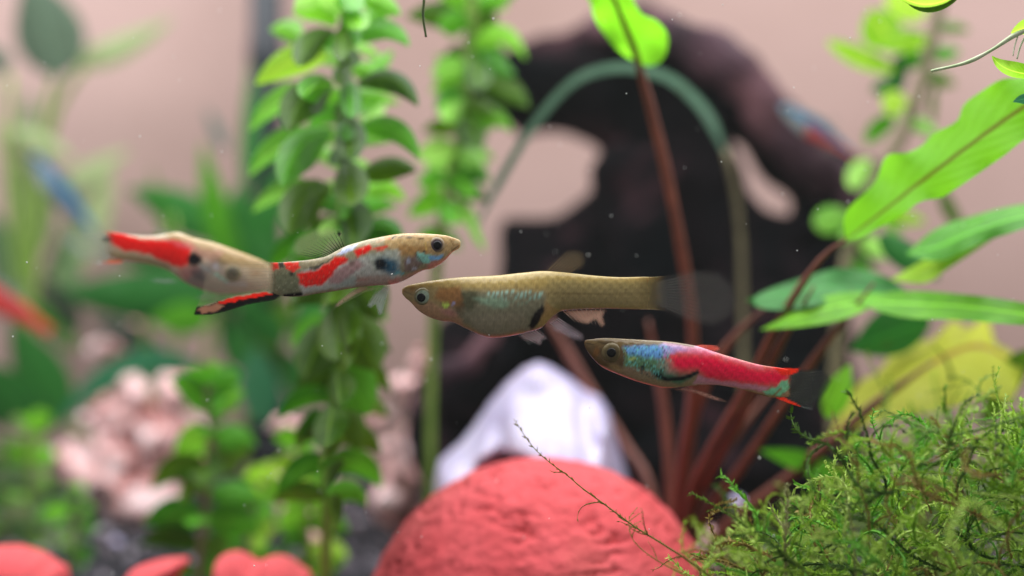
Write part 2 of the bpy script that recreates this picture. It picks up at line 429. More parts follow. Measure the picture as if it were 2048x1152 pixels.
# ------------------------------------------------------------------ driftwood
def driftwood():
    poly = [(925, 215), (945, 160), (1000, 112), (1058, 78), (1120, 66), (1165, 48), (1195, 28), (1250, 8), (1318, 18), (1400, 60), (1445, 72), (1505, 112), (1555, 172),
            (1600, 232), (1652, 282), (1722, 312), (1758, 332), (1748, 420), (1722, 505), (1700, 600), (1690, 700), (1715, 800), (1700, 920), (1640, 1030), (1500, 1110), (1300, 1130), (1050, 1120),
            (880, 1000), (815, 880), (822, 800), (850, 715), (880, 640), (985, 600), (1000, 520), (1002, 445), (1050, 436), (1108, 432), (1172, 390), (1190, 350), (1200, 312), (1172, 282), (1105, 264), (1040, 270), (1000, 236), (960, 238)]
    hole = [(1456, 282), (1490, 292), (1516, 336), (1540, 368), (1586, 397), (1579, 429), (1530, 418), (1500, 384), (1480, 337)]
    sp = smooth_poly(poly, 260)
    # ragged edge
    sp = np.array([p+5*np.array([noise.noise(Vector((p[0]*.03, p[1]*.03, 1))), noise.noise(Vector((p[0]*.03, p[1]*.03, 5)))]) for p in sp])
    def tf(X, Y):
        arm = np.exp(-((X-1250-(Y)*.9)/120)**2)*(Y < 480)
        root = np.clip((Y-560)/350, 0, 1)
        return .55+.35*arm+.75*root
    df = lambda X, Y: .285-.03*np.clip((Y-300)/600, 0, 1)+.012*np.sin(X/140)
    t = thing('driftwood', P(1300, 1100, .262).xyz*1 , 'dark brown arched driftwood with a gap under its arm, behind the swimming fish', 'driftwood')
    inflate('trunk', sp, .27, .02, 85, M_wood, t, holes=[smooth_poly(hole, 40)], step=11, dfun=df, rough=.0045, rs=55, tfun=tf)
    # the arm that runs down to the right, and the roots
    def limb(pts, r0, r1, n=40, mat=None):
        a = resample(pts, n); q = [P(*p) for p in a]
        rad = [(r0+(r1-r0)*i/(n-1))*K*a[i][2] for i in range(n)]
        V, F = tube_data(q, rad, 18)
        V = [v+Vector((noise.noise(v*160), noise.noise(v*160+Vector((9, 0, 0))), noise.noise(v*160+Vector((0, 9, 0)))))*.0022 for v in V]
        mesh('branch', V, F, mat or M_wood, t)
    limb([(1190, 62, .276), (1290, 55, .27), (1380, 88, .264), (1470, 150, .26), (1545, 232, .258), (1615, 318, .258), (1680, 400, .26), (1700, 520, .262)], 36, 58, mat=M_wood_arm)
    limb([(1640, 470, .262), (1640, 530, .256), (1640, 650, .252), (1620, 900, .25)], 40, 80)
    limb([(1130, 560, .256), (1060, 680, .25), (950, 790, .246), (870, 900, .244)], 60, 44)
    limb([(1250, 330, .266), (1290, 520, .256), (1300, 760, .25), (1280, 1000, .25)], 75, 95)
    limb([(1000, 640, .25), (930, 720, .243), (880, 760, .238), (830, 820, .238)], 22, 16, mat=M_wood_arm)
driftwood()

# ------------------------------------------------------------------ terracotta dome and pieces
def dome():
    d = .168; c = P(1085, 1280, d); R = 372*K*d*.985
    V = []; F = []; nu, nv = 220, 130
    for j in range(nv+1):
        th = math.pi*.62*j/nv
        for i in range(nu):
            ph = 2*math.pi*i/nu
            n_ = Vector((math.sin(th)*math.cos(ph), math.sin(th)*math.sin(ph), math.cos(th)))
            q = n_*R*400
            r = 1-abs(noise.noise(Vector((q.x*.75, q.y*.75, q.z*1.6))+Vector((noise.noise(q*.6), noise.noise(q*.6+Vector((5, 1, 2))), 0))*1.2))
            h = -.0013*max(0, r-.80)*5*max(0, .05+noise.noise(q*.45+Vector((3, 3, 3))))*1.6 + .0003*noise.noise(q*.25) + .00022*noise.fractal(q*1.6, .8, 2, 4)
            V.append(c+n_*(R+h-.0004))
    for j in range(nv):
        for i in range(nu):
            F.append((j*nu+i, (j+1)*nu+i, (j+1)*nu+(i+1) % nu, j*nu+(i+1) % nu))
    o = mesh('terracotta_dome', V, F, M_terra, loc=(c.x, c.y, FLOOR))
    tag(o, 'large rounded terracotta dome with a wrinkled coral red surface below the fish', 'ornament')
    d = .178
    for poly, lab in (([(-70, 1130), (-30, 1098), (20, 1092), (70, 1106), (104, 1128), (130, 1165), (120, 1400), (-70, 1400)], 'smooth coral red clay piece at the foot of the small bright green plant'),
                      ([(238, 1180), (262, 1142), (300, 1124), (345, 1117), (378, 1120), (366, 1142), (352, 1180), (360, 1400), (230, 1400)], 'pointed coral red clay piece lying on the dark gravel'),
                      ([(425, 1160), (434, 1120), (462, 1104), (492, 1112), (512, 1126), (540, 1112), (575, 1118), (605, 1140), (626, 1172), (640, 1400), (420, 1400)], 'double humped coral red clay piece under the leafy bush stem')):
        sp = smooth_poly(poly, 90)
        o = inflate('clay_piece', sp, d, .008, 70, M_terra, loc=(P(np.mean(sp[:, 0]), 0, d).x, d, FLOOR), step=9, rough=.0004, rs=200)
        tag(o, lab, 'ornament', 'coral red clay pieces')
dome()

# ------------------------------------------------------------------ white shell
def shell():
    poly = [(868, 1150), (870, 960), (878, 922), (921, 885), (946, 854), (978, 807), (1011, 768), (1048, 736), (1077, 724), (1100, 732), (1136, 754), (1172, 782), (1198, 793), (1217, 819), (1228, 864), (1246, 922), (1262, 990), (1270, 1150),
            (1100, 1150), (1090, 1000), (1072, 925), (1045, 903), (1010, 903), (985, 920), (975, 960), (970, 1150)]
    d = .205
    V2, F2 = tri_poly(poly, 6)
    X, Y = V2[:, 0], V2[:, 1]; e = np.clip(poly_dist(X, Y, poly), 0, None); t = np.clip(e/75, 0, 1)
    T = .017*np.sqrt(1-(1-t)**2)
    g = lambda cx, cy, sx, sy: np.exp(-((X-cx)/sx)**2-((Y-cy)/sy)**2)
    dfr = -.0034*g(1085, 778, 62, 30)+.017*g(1095, 905, 100, 60)+.006*g(1200, 830, 28, 40)+.006*g(905, 930, 35, 40)-.004*g(1160, 830, 16, 60)-.003*g(1000, 850, 22, 40)
    V = []; back = {}
    for i in range(len(X)):
        p = P(X[i], Y[i], d); V.append(p+Vector((0, -max(0, T[i]+dfr[i]*min(1, t[i]*2.5)+.0005*noise.noise(p*500)*t[i]), 0)))
    for i in range(len(X)):
        if e[i] < .5: back[i] = i
        else: back[i] = len(V); V.append(P(X[i], Y[i], d)+Vector((0, T[i], 0)))
    F = []
    for f in F2:
        F.append(f); g_ = tuple(back[i] for i in reversed(f))
        if set(g_) != set(f): F.append(g_)
    o = mesh('white_shell', V, F, M_shell, loc=(P(1080, 0, d).x, d, FLOOR))
    tag(o, 'glossy lilac white peaked shell with a hollow, behind the terracotta dome', 'shell')
shell()

# ------------------------------------------------------------------ pink rocks
def rocks():
    def rock(lumps, lab, d, name='pink_rock'):
        spec = []
        for x, y, rx, ry in lumps:
            k = K*d
            spec.append((P(x, y, d+random.uniform(-.006, .006)), (rx*k*.8, min(rx, ry)*k*random.uniform(.7, .9), ry*k*.8)))
            for q in range(4):
                a_ = random.uniform(0, 6.28); rr = min(rx, ry)*random.uniform(.3, .5)
                spec.append((P(x+math.cos(a_)*rx*.75, y+math.sin(a_)*ry*.75, d-random.uniform(0, .006)), (rr*k, rr*k, rr*k*random.uniform(.7, 1.3))))
        c = P(np.mean([q[0] for q in lumps]), 0, d)
        o = blobs(name, spec, .0011, M_coral, loc=(c.x, d, FLOOR), disp=.0016, ds=260)
        tag(o, lab, 'rock', 'pale pink rocks on the gravel')
    rock([(350, 785, 50, 42), (270, 775, 36, 30), (205, 830, 46, 34), (300, 850, 75, 55), (240, 880, 70, 40), (150, 908, 44, 30), (370, 870, 60, 60), (330, 930, 100, 60), (210, 950, 90, 50), (270, 1010, 120, 60)],
         'broad lumpy pale pink rock under the arching dark green leaf', .300)
    rock([(362, 748, 22, 22), (352, 762, 26, 30), (345, 800, 30, 40), (340, 860, 40, 60), (335, 930, 50, 70), (330, 1000, 60, 60)], 'small pale knob of rock rising behind the broad pink rock', .318)
    rock([(215, 690, 30, 18), (262, 672, 22, 40), (190, 700, 26, 22), (250, 720, 60, 40), (240, 790, 60, 60), (250, 880, 70, 70), (250, 970, 80, 70)], 'narrow whitish rock with two bumps under the blurred red fish', .335)
    rock([(838, 722, 24, 26), (852, 760, 24, 40), (800, 770, 44, 24), (760, 765, 26, 20), (830, 815, 44, 34), (764, 838, 38, 22), (822, 870, 54, 34), (868, 858, 24, 30), (752, 898, 40, 18), (815, 930, 60, 40), (800, 985, 66, 50), (860, 920, 30, 30), (810, 1030, 60, 50)],
         'branching pale pink rock beside the white shell and dark wood', .262)
    rock([(588, 868, 26, 26), (560, 850, 34, 20), (600, 900, 44, 26), (655, 945, 30, 16), (610, 960, 60, 40), (620, 1020, 60, 50), (625, 1060, 70, 30)], 'low pink rock half hidden behind the bright small leaves', .275)
    rock([(1580, 1040, 60, 50), (1480, 1010, 26, 24), (1440, 1060, 50, 40), (1520, 1080, 80, 50), (1500, 1140, 120, 60), (1400, 1110, 60, 50)], 'greyish pink rock partly buried in the moss', .225)
    k = 0
    for x, y, r, d, lab in ((1476, 1008, 19, .2, 'small lilac white pebble at the foot of the red stems'), (1536, 1102, 16, .19, 'small bluish white pebble deep in the moss'),
                            (673, 1112, 17, .22, 'small bluish white pebble under the bright small leaves'), (233, 1084, 12, .25, 'tiny grey pink pebble on the dark gravel')):
        o = blobs('pebble', [(P(x, y, d), (r*K*d, r*K*d, r*K*d*.8)), (P(x+r*.3, y+r*.2, d), (r*K*d*.8, r*K*d*.9, r*K*d*.7))], .0004, M_shell, loc=P(x, y+r, d), disp=.0002)
        tag(o, lab, 'pebble', 'small pale pebbles')
rocks()

# ------------------------------------------------------------------ plants
def P2(x, y, d): return (x, y, d)
def root_at(x, d): return (P(x, 0, d).x, d, FLOOR)

def main_stem():
    d = .172
    t = thing('stem_plant', root_at(655, d), 'tall green stem plant with broad drooping oval leaf pairs behind the spotted red fish', 'plant', 'leafy stem plants')
    tube('stem', [(690, -60, d), (693, 100, d), (690, 300, d), (684, 480, d), (676, 640, d+.002), (664, 800, d+.004), (655, 950, d+.006), (650, 1230, d+.008)], 13, 11, M_stem, t, 40)
    B, Mi, O, Pa, Y = L_bright, L_mid, L_olive, L_pale, L_yellowgreen
    L = [  # base, tip, width, arch, material, depth shift of the tip, roll
        ((668, -20), (590, 22), 44, (0, -14), Pa, -.008, .5), ((672, 52), (586, 24), 46, (0, -16), B, -.004, .4), ((668, 62), (600, 132), 48, (-24, -14), O, -.012, .1),
        ((670, 10), (610, -40), 46, (0, 0), B, 0, .4), ((655, 112), (512, 168), 56, (0, -26), Y, -.002, .35), ((600, 70), (540, 60), 40, (0, -10), B, .012, .3),
        ((664, 170), (578, 262), 70, (-26, -22), O, -.014, .0), ((625, 178), (500, 262), 44, (-10, -20), Pa, .006, .55), ((668, 168), (606, 196), 50, (-10, -14), B, -.018, .7),
        ((662, 262), (566, 372), 72, (-28, -28), Mi, -.014, .0), ((628, 268), (500, 352), 46, (-10, -20), Pa, .006, .5),
        ((664, 374), (578, 468), 76, (-26, -26), O, -.013, .0), ((632, 372), (506, 424), 44, (-6, -18), Pa, .007, .55),
        ((670, 470), (590, 560), 70, (-20, -20), Mi, -.008, .1), ((640, 470), (540, 540), 50, (-10, -16), Mi, .007, .3),
        ((716, -10), (800, 30), 48, (0, -16), B, -.006, .4), ((712, 80), (818, 92), 44, (6, -44), Mi, -.008, .35), ((712, 60), (780, 10), 40, (0, -8), Pa, 0, .4),
        ((714, 168), (836, 212), 56, (14, -48), O, -.01, .15), ((708, 150), (786, 100), 42, (0, 6), B, .012, .3), ((712, 262), (838, 318), 54, (16, -50), Mi, -.01, .15),
        ((716, 356), (832, 342), 52, (0, -24), O, -.006, .1), ((712, 262), (770, 200), 36, (0, 0), Pa, .014, .3), ((712, 382), (812, 402), 40, (6, -30), B, .01, .4),
        ((712, 470), (806, 480), 52, (6, -34), Mi, -.004, .3), ((700, 480), (780, 540), 52, (12, -24), O, .006, .2),
        ((694, 40), (682, 122), 44, (-4, 0), O, -.022, .0), ((694, 150), (702, 236), 50, (4, 0), Mi, -.02, .1), ((690, 225), (700, 320), 66, (6, 0), O, -.018, .0), ((692, 318), (702, 412), 68, (4, 0), O, -.018, .0),
        ((690, 392), (704, 492), 78, (6, 0), O, -.016, .0), ((684, 430), (640, 470), 40, (0, 0), Pa, -.016, .3), ((690, 8), (720, 60), 44, (10, -6), B, -.018, .3),
        ((684, 550), (760, 640), 100, (12, -20), O, -.006, .0), ((680, 560), (590, 610), 76, (-10, -24), O, -.008, .1), ((678, 640), (750, 740), 96, (14, -10), O, -.004, .0),
        ((676, 650), (610, 760), 92, (-16, -10), O, -.006, .0), ((670, 730), (735, 830), 80, (10, -10), Mi, -.002, .2), ((668, 740), (600, 810), 70, (-10, -14), O, .004, .2),
        ((672, 600), (676, 720), 90, (0, 0), O, -.014, .0), ((662, 820), (720, 900), 60, (10, -10), O, 0, .2), ((660, 830), (606, 880), 50, (-6, -10), Mi, .004, .2), ((684, 20), (640, -20), 40, (0, 0), Pa, -.01, .4),
    ]
    rs = random.Random(4)
    for k in range(10):
        y = -20+k*50+rs.uniform(-8, 8)
        for sd in (-1, 1):
            L.append(((690, y), (690+sd*rs.uniform(60, 112), y+rs.uniform(-26, 44)), rs.uniform(32, 48), (0, -rs.uniform(8, 26)), rs.choice([Pa, B, Pa, Mi]), rs.uniform(.004, .02), rs.uniform(.1, .7)))
        L.append(((690, y), (690+rs.uniform(-24, 24), y+rs.uniform(44, 70)), rs.uniform(36, 54), (0, 0), rs.choice([O, Mi]), -.014, rs.uniform(-.3, .5)))
    for k in range(9):
        y = 470+k*66+rs.uniform(-8, 8); sx = 688-max(0, y-480)*.07  # lower leaves kept dark olive, the downward light falloff put into their colour
        for sd in (-1, 1):
            ll = rs.uniform(66, 112); dz = rs.uniform(-.006, .016)
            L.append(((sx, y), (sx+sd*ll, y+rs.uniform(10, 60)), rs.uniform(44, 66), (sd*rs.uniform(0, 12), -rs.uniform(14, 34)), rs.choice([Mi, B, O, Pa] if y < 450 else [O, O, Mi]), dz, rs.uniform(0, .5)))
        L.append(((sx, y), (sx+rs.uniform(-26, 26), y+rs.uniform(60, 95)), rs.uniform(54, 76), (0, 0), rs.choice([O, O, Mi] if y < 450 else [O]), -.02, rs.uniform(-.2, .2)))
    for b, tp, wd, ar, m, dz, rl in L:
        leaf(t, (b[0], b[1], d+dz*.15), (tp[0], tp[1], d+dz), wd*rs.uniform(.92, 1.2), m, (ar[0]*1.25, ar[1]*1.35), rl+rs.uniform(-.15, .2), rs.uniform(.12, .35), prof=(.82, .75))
main_stem()

def second_stem():
    d = .208
    t = thing('stem_plant', root_at(880, d), 'slimmer green stem plant with one curled leaf at the arched driftwood tip', 'plant', 'leafy stem plants')
    tube('stem', [(945, -40, d), (940, 80, d), (928, 220, d), (908, 330, d), (884, 440, d), (872, 560, d+.004), (862, 760, d+.01), (860, 1180, d+.016)], 12, 8, M_stem, t, 36)
    B, Mi, O, Pa = L_bright, L_mid, L_olive, L_pale
    L = [((936, 40), (812, 34), 50, (0, -16), O, -.006, .1), ((942, 100), (1052, 118), 46, (10, -84), B, -.004, .35), ((945, 90), (1030, 150), 34, (20, 22), Mi, -.004, .3), ((945, 80), (985, 10), 60, (0, 0), O, 0, .2),
         ((940, 150), (1058, 216), 54, (20, -16), O, -.006, .1), ((936, 160), (870, 110), 40, (0, 0), B, .004, .4), ((932, 140), (862, 150), 40, (0, -16), Pa, -.004, .5), ((930, 238), (1024, 262), 50, (8, -40), B, -.004, .4),
         ((926, 200), (890, 244), 44, (-8, 0), Pa, -.012, .3), ((922, 230), (960, 300), 50, (6, 0), O, -.01, .1), ((914, 300), (990, 320), 40, (4, -20), B, .004, .4), ((900, 352), (976, 370), 50, (16, -40), Mi, -.004, .3),
         ((905, 350), (950, 400), 44, (8, -6), B, -.006, .4), ((900, 330), (850, 350), 36, (0, -14), Pa, 0, .4), ((888, 390), (836, 410), 34, (-4, -14), B, .004, .3), ((886, 400), (908, 450), 36, (2, 0), Mi, -.01, .1),
         ((930, 20), (880, -10), 44, (0, 0), B, 0, .3), ((950, 10), (1040, -20), 46, (0, -10), B, 0, .4), ((938, 110), (960, 180), 54, (6, 0), O, -.014, .0), ((880, 460), (836, 500), 36, (-6, -8), Mi, 0, .3), ((878, 470), (920, 500), 34, (6, -10), Mi, .004, .2)]
    rs = random.Random(12)
    for k in range(9):
        y = 0+k*52; sx = np.interp(y, [0, 220, 330, 440], [942, 928, 908, 884])
        for sd in (-1, 1): L.append(((sx, y), (sx+sd*rs.uniform(50, 84), y+rs.uniform(-10, 50)), rs.uniform(34, 52), (0, -rs.uniform(8, 30)), rs.choice([B, Mi, Pa, O]), rs.uniform(-.008, .01), rs.uniform(0, .6)))
    for b, tp, wd, ar, m, dz, rl in L:
        leaf(t, (b[0], b[1], d+dz*.15), (tp[0], tp[1], d+dz), wd*1.1, m, ar, rl, rs.uniform(.12, .35))
second_stem()

def bush(path, d, lab, n, ll, wl, mats, spread=1.0, r=9, seed=1, name='stem_plant'):
    rs = random.Random(seed)
    x0 = path[-1][0]
    t = thing(name, root_at(x0, d), lab, 'plant', 'leafy stem plants')
    tube('stem', [(x, y, d) for x, y in path]+[(x0, 576+.055/d/K+10, d)], r, r, M_stem_brown if rs.random() < .3 else M_stem, t, 24)
    a = resample([(x, y, d) for x, y in path], n)
    for i in range(n):
        x, y, _ = a[i]; s = ll*(.65+.5*min(1, i/(n*.4)))
        base = rs.random()*3
        for k in range(3):
            an = base+k*2.1+rs.uniform(-.3, .3)
            dx = math.cos(an)*s*spread; dz = math.sin(an)*s*K*d*.8
            dy = rs.uniform(-.35, .45)*s - (s*.4 if i < 2 else 0)
            leaf(t, (x, y, d), (x+dx, y+dy, d+dz), wl*rs.uniform(.8, 1.2), rs.choice(mats), (dx*.1, -s*.25), rs.uniform(0, .9), .15, 8, 5)
    return t
bush([(418, 770), (424, 860), (414, 960), (405, 1080), (398, 1152)], .205, 'leafy green bush with a rosette top above the double clay piece', 8, 108, 62, [L_bright, L_mid, L_mid, L_mid, L_olive], seed=3)
bush([(600, 895), (606, 980), (612, 1060), (610, 1152)], .214, 'short bush of bright round leaves beside the terracotta dome', 6, 80, 64, [L_bright, L_bright, L_yellowgreen, L_mid], seed=9)
bush([(520, 960), (505, 1040), (490, 1152)], .222, 'low bright leafy sprig between the two bushes', 6, 62, 46, [L_bright, L_yellowgreen, L_mid], seed=14)
bush([(58, 860), (62, 940), (70, 1040), (82, 1152)], .262, 'faint pale green sprig with small round leaves above the gravel', 6, 72, 52, [L_faint, L_bright, L_bright, L_faint2], seed=5)
bush([(150, 985), (150, 1060), (140, 1140)], .25, 'tiny green sprig on the gravel beside the pale sprig', 5, 42, 30, [L_bright, L_mid], seed=8, r=6)
bush([(10, 900), (0, 990), (10, 1100)], .27, 'dim green sprig partly cut by the picture border beside the pale sprig', 6, 60, 40, [L_mid, L_dark, L_pale], seed=21, r=7)

def broad_plants():
    d = .315
    t = thing('broadleaf_plant', root_at(300, d), 'dark green broad leaved plant behind the two spotted fish', 'plant')
    for pts in ([(470, 470), (430, 640), (360, 900)], [(345, 430), (360, 600), (330, 900)], [(280, 600), (300, 750), (300, 900)], [(400, 740), (380, 800), (330, 930)], [(510, 800), (470, 860), (380, 950)], [(120, 840), (220, 900), (290, 960)]):
        tube('leaf_stalk', [(x, y, d) for x, y in pts]+[(300, 576+.055/d/K, d)], 6, 7, M_stem, t, 18, 6)
    L = [((470, 560), (404, 286), 66, (-10, 20), L_mid, -.01, .2), ((480, 620), (478, 370), 150, (0, 0), L_dark, 0, .1), ((440, 480), (255, 380), 86, (10, -20), L_dark, .0, .1), ((540, 560), (470, 400), 110, (0, 0), L_dark, -.01, .3),
         ((460, 590), (110, 585), 110, (0, 10), L_dark, -.004, .0), ((420, 640), (300, 640), 70, (0, 0), L_mid, -.012, .2), ((410, 752), (110, 856), 66, (-10, -130), L_teal, -.018, .3), ((520, 850), (512, 690), 92, (0, 0), L_teal, -.02, .1),
         ((560, 690), (470, 610), 80, (0, -10), L_dark, -.01, .2), ((340, 540), (300, 330), 20, (10, 0), L_mid, .0, .2), ((120, 850), (20, 640), 120, (0, 0), L_dark, 0, .2), ((60, 860), (-60, 720), 120, (0, 0), L_dark, -.01, .1), ((450, 300), (412, 215), 24, (0, 0), L_slate, .01, .0),
         ((150, 700), (30, 610), 60, (0, -20), L_mid, .004, .3), ((490, 380), (500, 120), 46, (6, 0), L_dark, .012, .4), ((530, 470), (560, 330), 60, (0, 0), L_dark, -.006, .2), ((420, 520), (200, 500), 70, (0, 10), L_dark, .008, .2), ((560, 760), (450, 640), 110, (0, 0), L_olive, .012, .3), ((480, 740), (440, 600), 70, (0, 0), L_dark, .006, .3), ((600, 700), (640, 540), 80, (0, 0), L_dark, .004, .3), ((520, 700), (580, 590), 70, (0, 0), L_olive, .0, .3), ((330, 720), (180, 640), 60, (0, -10), L_slate, .014, .3), ((620, 820), (560, 690), 70, (0, 0), L_dark, .004, .3)]  # closing dark leaves are added to darken the murky low background
    for b, tp, wd, ar, m, dz, rl in L:
        leaf(t, (b[0], b[1], d+dz*.5), (tp[0], tp[1], d+dz), wd, m, ar, rl, .12, 12)
    d = .335
    t = thing('broadleaf_plant', root_at(60, d), 'hazy plant with a slate green oval leaf and pale blades against the wall', 'plant')
    for pts in ([(112, 146), (90, 240), (70, 400), (60, 700)], [(20, 150), (22, 260), (40, 400), (60, 700)], [(170, 130), (110, 230), (80, 420), (60, 700)], [(0, 250), (20, 400), (50, 700)]):
        tube('leaf_stalk', [(x, y, d) for x, y in pts]+[(60, 576+.055/d/K, d)], 7, 8, M_stem, t, 18, 6)
    for b, tp, wd, ar, m, dz, rl in [((112, 152), (50, -50), 140, (16, 0), L_slate, -.01, .0), ((140, 125), (345, 36), 56, (0, 22), L_faint, .0, .2), ((20, 260), (150, 320), 40, (0, -10), L_faint, -.005, .2), ((14, 142), (-40, 90), 50, (0, 0), L_slate, -.004, .0),
                                     ((60, 520), (40, 280), 110, (0, 0), L_faint, .006, .3), ((100, 560), (220, 330), 100, (20, 0), L_faint, .012, .3), ((40, 640), (-20, 420), 100, (0, 0), L_faint2, .004, .3), ((90, 640), (150, 440), 90, (0, 0), L_faint2, .008, .3), ((70, 420), (260, 300), 60, (0, -20), L_faint, .014, .3), ((40, 300), (60, 180), 50, (0, 0), L_faint2, .01, .5), ((150, 668), (96, 556), 56, (0, 0), L_slate, -.03, .0)]:
        leaf(t, (b[0], b[1], d+dz*.5), (tp[0], tp[1], d+dz), wd, m, ar, rl, .12, 12)
broad_plants()

def grass():
    d = .205
    t = thing('grass_leaf', root_at(1440, .228), 'thin grey green grass blade arching in front of the driftwood', 'plant')
    tube('leaf_stalk', [(1492, 1200, .229), (1490, 900, .229), (1486, 640, .227), (1482, 480, .224), (1470, 380, .221), (1450, 300, .218)], 9, 6, M_stem_brown, t, 30, 8)
    pts = [(1452, 310, .218), (1425, 245, .216), (1388, 196, .213), (1330, 152, .208), (1240, 134, .203), (1150, 160, .2), (1070, 245, .198), (1005, 350, .197), (960, 440, .196), (948, 470, .196)]
    a = resample(pts, 60); V = []; F = []; U = []
    for i, p in enumerate(a):
        q = P(*p); tg = P(*a[min(i+1, 59)])-P(*a[max(i-1, 0)]); tg.normalize()
        wd = tg.cross(Vector((0, 1, 0))).normalized(); wd = (wd+Vector((0, .7, 0))).normalized()
        hw = (11 if i < 24 else 11-1*min(1, (i-24)/10))*min(1, .2+i/6)*K*p[2]*(1 if i < 50 else max(.15, (59-i)/9))
        for k, v in enumerate((-1, 0, 1)): V.append(q+wd*hw*v+tg.cross(wd)*(.25*hw*abs(v))); U.append((i/59, (v+1)/2))
    for i in range(59):
        for k in range(2): q = i*3+k; F.append((q, q+1, q+4, q+3))
    mesh('blade', V, F, L_grass, t, uvs=U)
    leaf(t, (938, 425, .196), (972, 502, .194), 20, L_pale, (-6, 8), .2, .1, 8, 5, name='blade_tip')
grass()

# the sword plant on the right
def sword():
    d = .19
    t = thing('sword_plant', root_at(1345, .193), 'sword plant with red brown stalks and large ruffled bright green leaves', 'plant')
    base = (1345, 1230, 0.1900)
    ST = [([(1216, -30, 0.1640), (1241, 30, 0.1665), (1261, 80, 0.1690), (1276, 124, 0.1715), (1318, 280, 0.1740), (1358, 470, 0.1760), (1384, 640, 0.1780), (1384, 800, 0.1800), (1362, 950, 0.1840)], 15, 20),
          ([(1712, 466, 0.1560), (1640, 520, 0.1600), (1560, 640, 0.1640), (1490, 780, 0.1700), (1420, 900, 0.1770), (1380, 1000, 0.1830)], 11, 18),
          ([(1628, 572, 0.1620), (1560, 690, 0.1660), (1490, 820, 0.1720), (1420, 950, 0.1800), (1385, 1030, 0.1860)], 11, 17),
          ([(1748, 566, 0.1640), (1650, 690, 0.1680), (1560, 820, 0.1740), (1480, 940, 0.1800), (1410, 1040, 0.1850)], 11, 17),
          ([(1532, 612, 0.1760), (1455, 690, 0.1780), (1400, 800, 0.1800), (1375, 920, 0.1840)], 13, 18),
          ([(1296, 640, 0.1950), (1322, 780, 0.1940), (1336, 900, 0.1930), (1340, 1000, 0.1920)], 13, 17),
          ([(1868, 722, 0.1750), (1760, 800, 0.1770), (1660, 885, 0.1800), (1560, 970, 0.1840), (1450, 1060, 0.1880)], 12, 26),
          ([(1060, 580, 0.2120), (1110, 660, 0.2100), (1180, 780, 0.2070), (1250, 890, 0.2030), (1300, 980, 0.1980)], 13, 17),
          ([(1560, 760, 0.1900), (1480, 860, 0.1900), (1410, 970, 0.1900)], 10, 16)]
    for pts, r0, r1 in ST: tube('leaf_stalk', pts+[base], r0*.72, r1*.64, M_petiole, t, 30, 10, wob=.15, tip=.3)
    # big ruffled leaf
    leaf_outline(t, [(1690, 482, 0.1570), (1709, 467, 0.1560), (1790, 405, 0.1530), (1880, 335, 0.1500), (1960, 275, 0.1480), (2040, 219, 0.1460), (2140, 150, 0.1440), (2240, 90, 0.1420)],
                 [(1690, 482, 0.1570), (1692, 424, 0.1570), (1748, 366, 0.1560), (1772, 312, 0.1550), (1811, 306, 0.1540), (1842, 292, 0.1540), (1870, 266, 0.1530), (1914, 242, 0.1520), (1928, 209, 0.1510), (1967, 180, 0.1500), (2005, 158, 0.1490), (2060, 150, 0.1480), (2130, 100, 0.1450), (2240, 90, 0.1420)],
                 [(1690, 482, 0.1570), (1714, 478, 0.1550), (1791, 438, 0.1520), (1840, 404, 0.1500), (1880, 396, 0.1490), (1918, 374, 0.1480), (1967, 340, 0.1460), (2010, 310, 0.1450), (2060, 272, 0.1440), (2140, 240, 0.1430), (2240, 90, 0.1420)], L_sword, 60, 5, .0, .0008)
    # top leaf
    leaf_outline(t, [(1278, 128, 0.1720), (1262, 80, 0.1700), (1242, 30, 0.1680), (1215, -30, 0.1660), (1180, -140, 0.1640)],
                 [(1278, 128, 0.1720), (1240, 104, 0.1710), (1212, 72, 0.1700), (1190, 38, 0.1700), (1178, 0, 0.1680), (1150, -40, 0.1670), (1180, -140, 0.1640)],
                 [(1278, 128, 0.1720), (1306, 132, 0.1700), (1330, 112, 0.1680), (1335, 70, 0.1670), (1312, 40, 0.1650), (1282, 26, 0.1640), (1258, -20, 0.1630), (1240, -90, 0.1620), (1180, -140, 0.1640)], L_sword, 40, 5, .0, .001)
    # leaf folded, dark above and bright below
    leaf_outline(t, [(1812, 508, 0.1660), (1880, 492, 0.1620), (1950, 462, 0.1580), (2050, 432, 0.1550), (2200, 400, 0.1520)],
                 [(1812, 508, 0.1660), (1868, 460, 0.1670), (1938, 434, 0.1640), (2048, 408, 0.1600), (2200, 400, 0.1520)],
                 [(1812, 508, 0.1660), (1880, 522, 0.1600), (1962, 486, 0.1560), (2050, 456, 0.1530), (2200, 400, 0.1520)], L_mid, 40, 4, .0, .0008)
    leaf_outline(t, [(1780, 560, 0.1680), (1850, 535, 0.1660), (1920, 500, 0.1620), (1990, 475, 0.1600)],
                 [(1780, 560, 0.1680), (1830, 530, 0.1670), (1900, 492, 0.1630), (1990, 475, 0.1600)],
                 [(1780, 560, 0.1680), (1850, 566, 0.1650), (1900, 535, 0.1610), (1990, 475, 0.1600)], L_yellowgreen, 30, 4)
    # low leaf pair
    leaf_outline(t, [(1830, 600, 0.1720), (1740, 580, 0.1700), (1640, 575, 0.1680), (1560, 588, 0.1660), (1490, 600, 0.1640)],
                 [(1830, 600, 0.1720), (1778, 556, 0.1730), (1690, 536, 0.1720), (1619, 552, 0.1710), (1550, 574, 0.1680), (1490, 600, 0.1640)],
                 [(1830, 600, 0.1720), (1760, 606, 0.1680), (1680, 600, 0.1650), (1600, 618, 0.1620), (1530, 618, 0.1620), (1490, 600, 0.1640)], L_dark, 40, 4, .0, .0008)
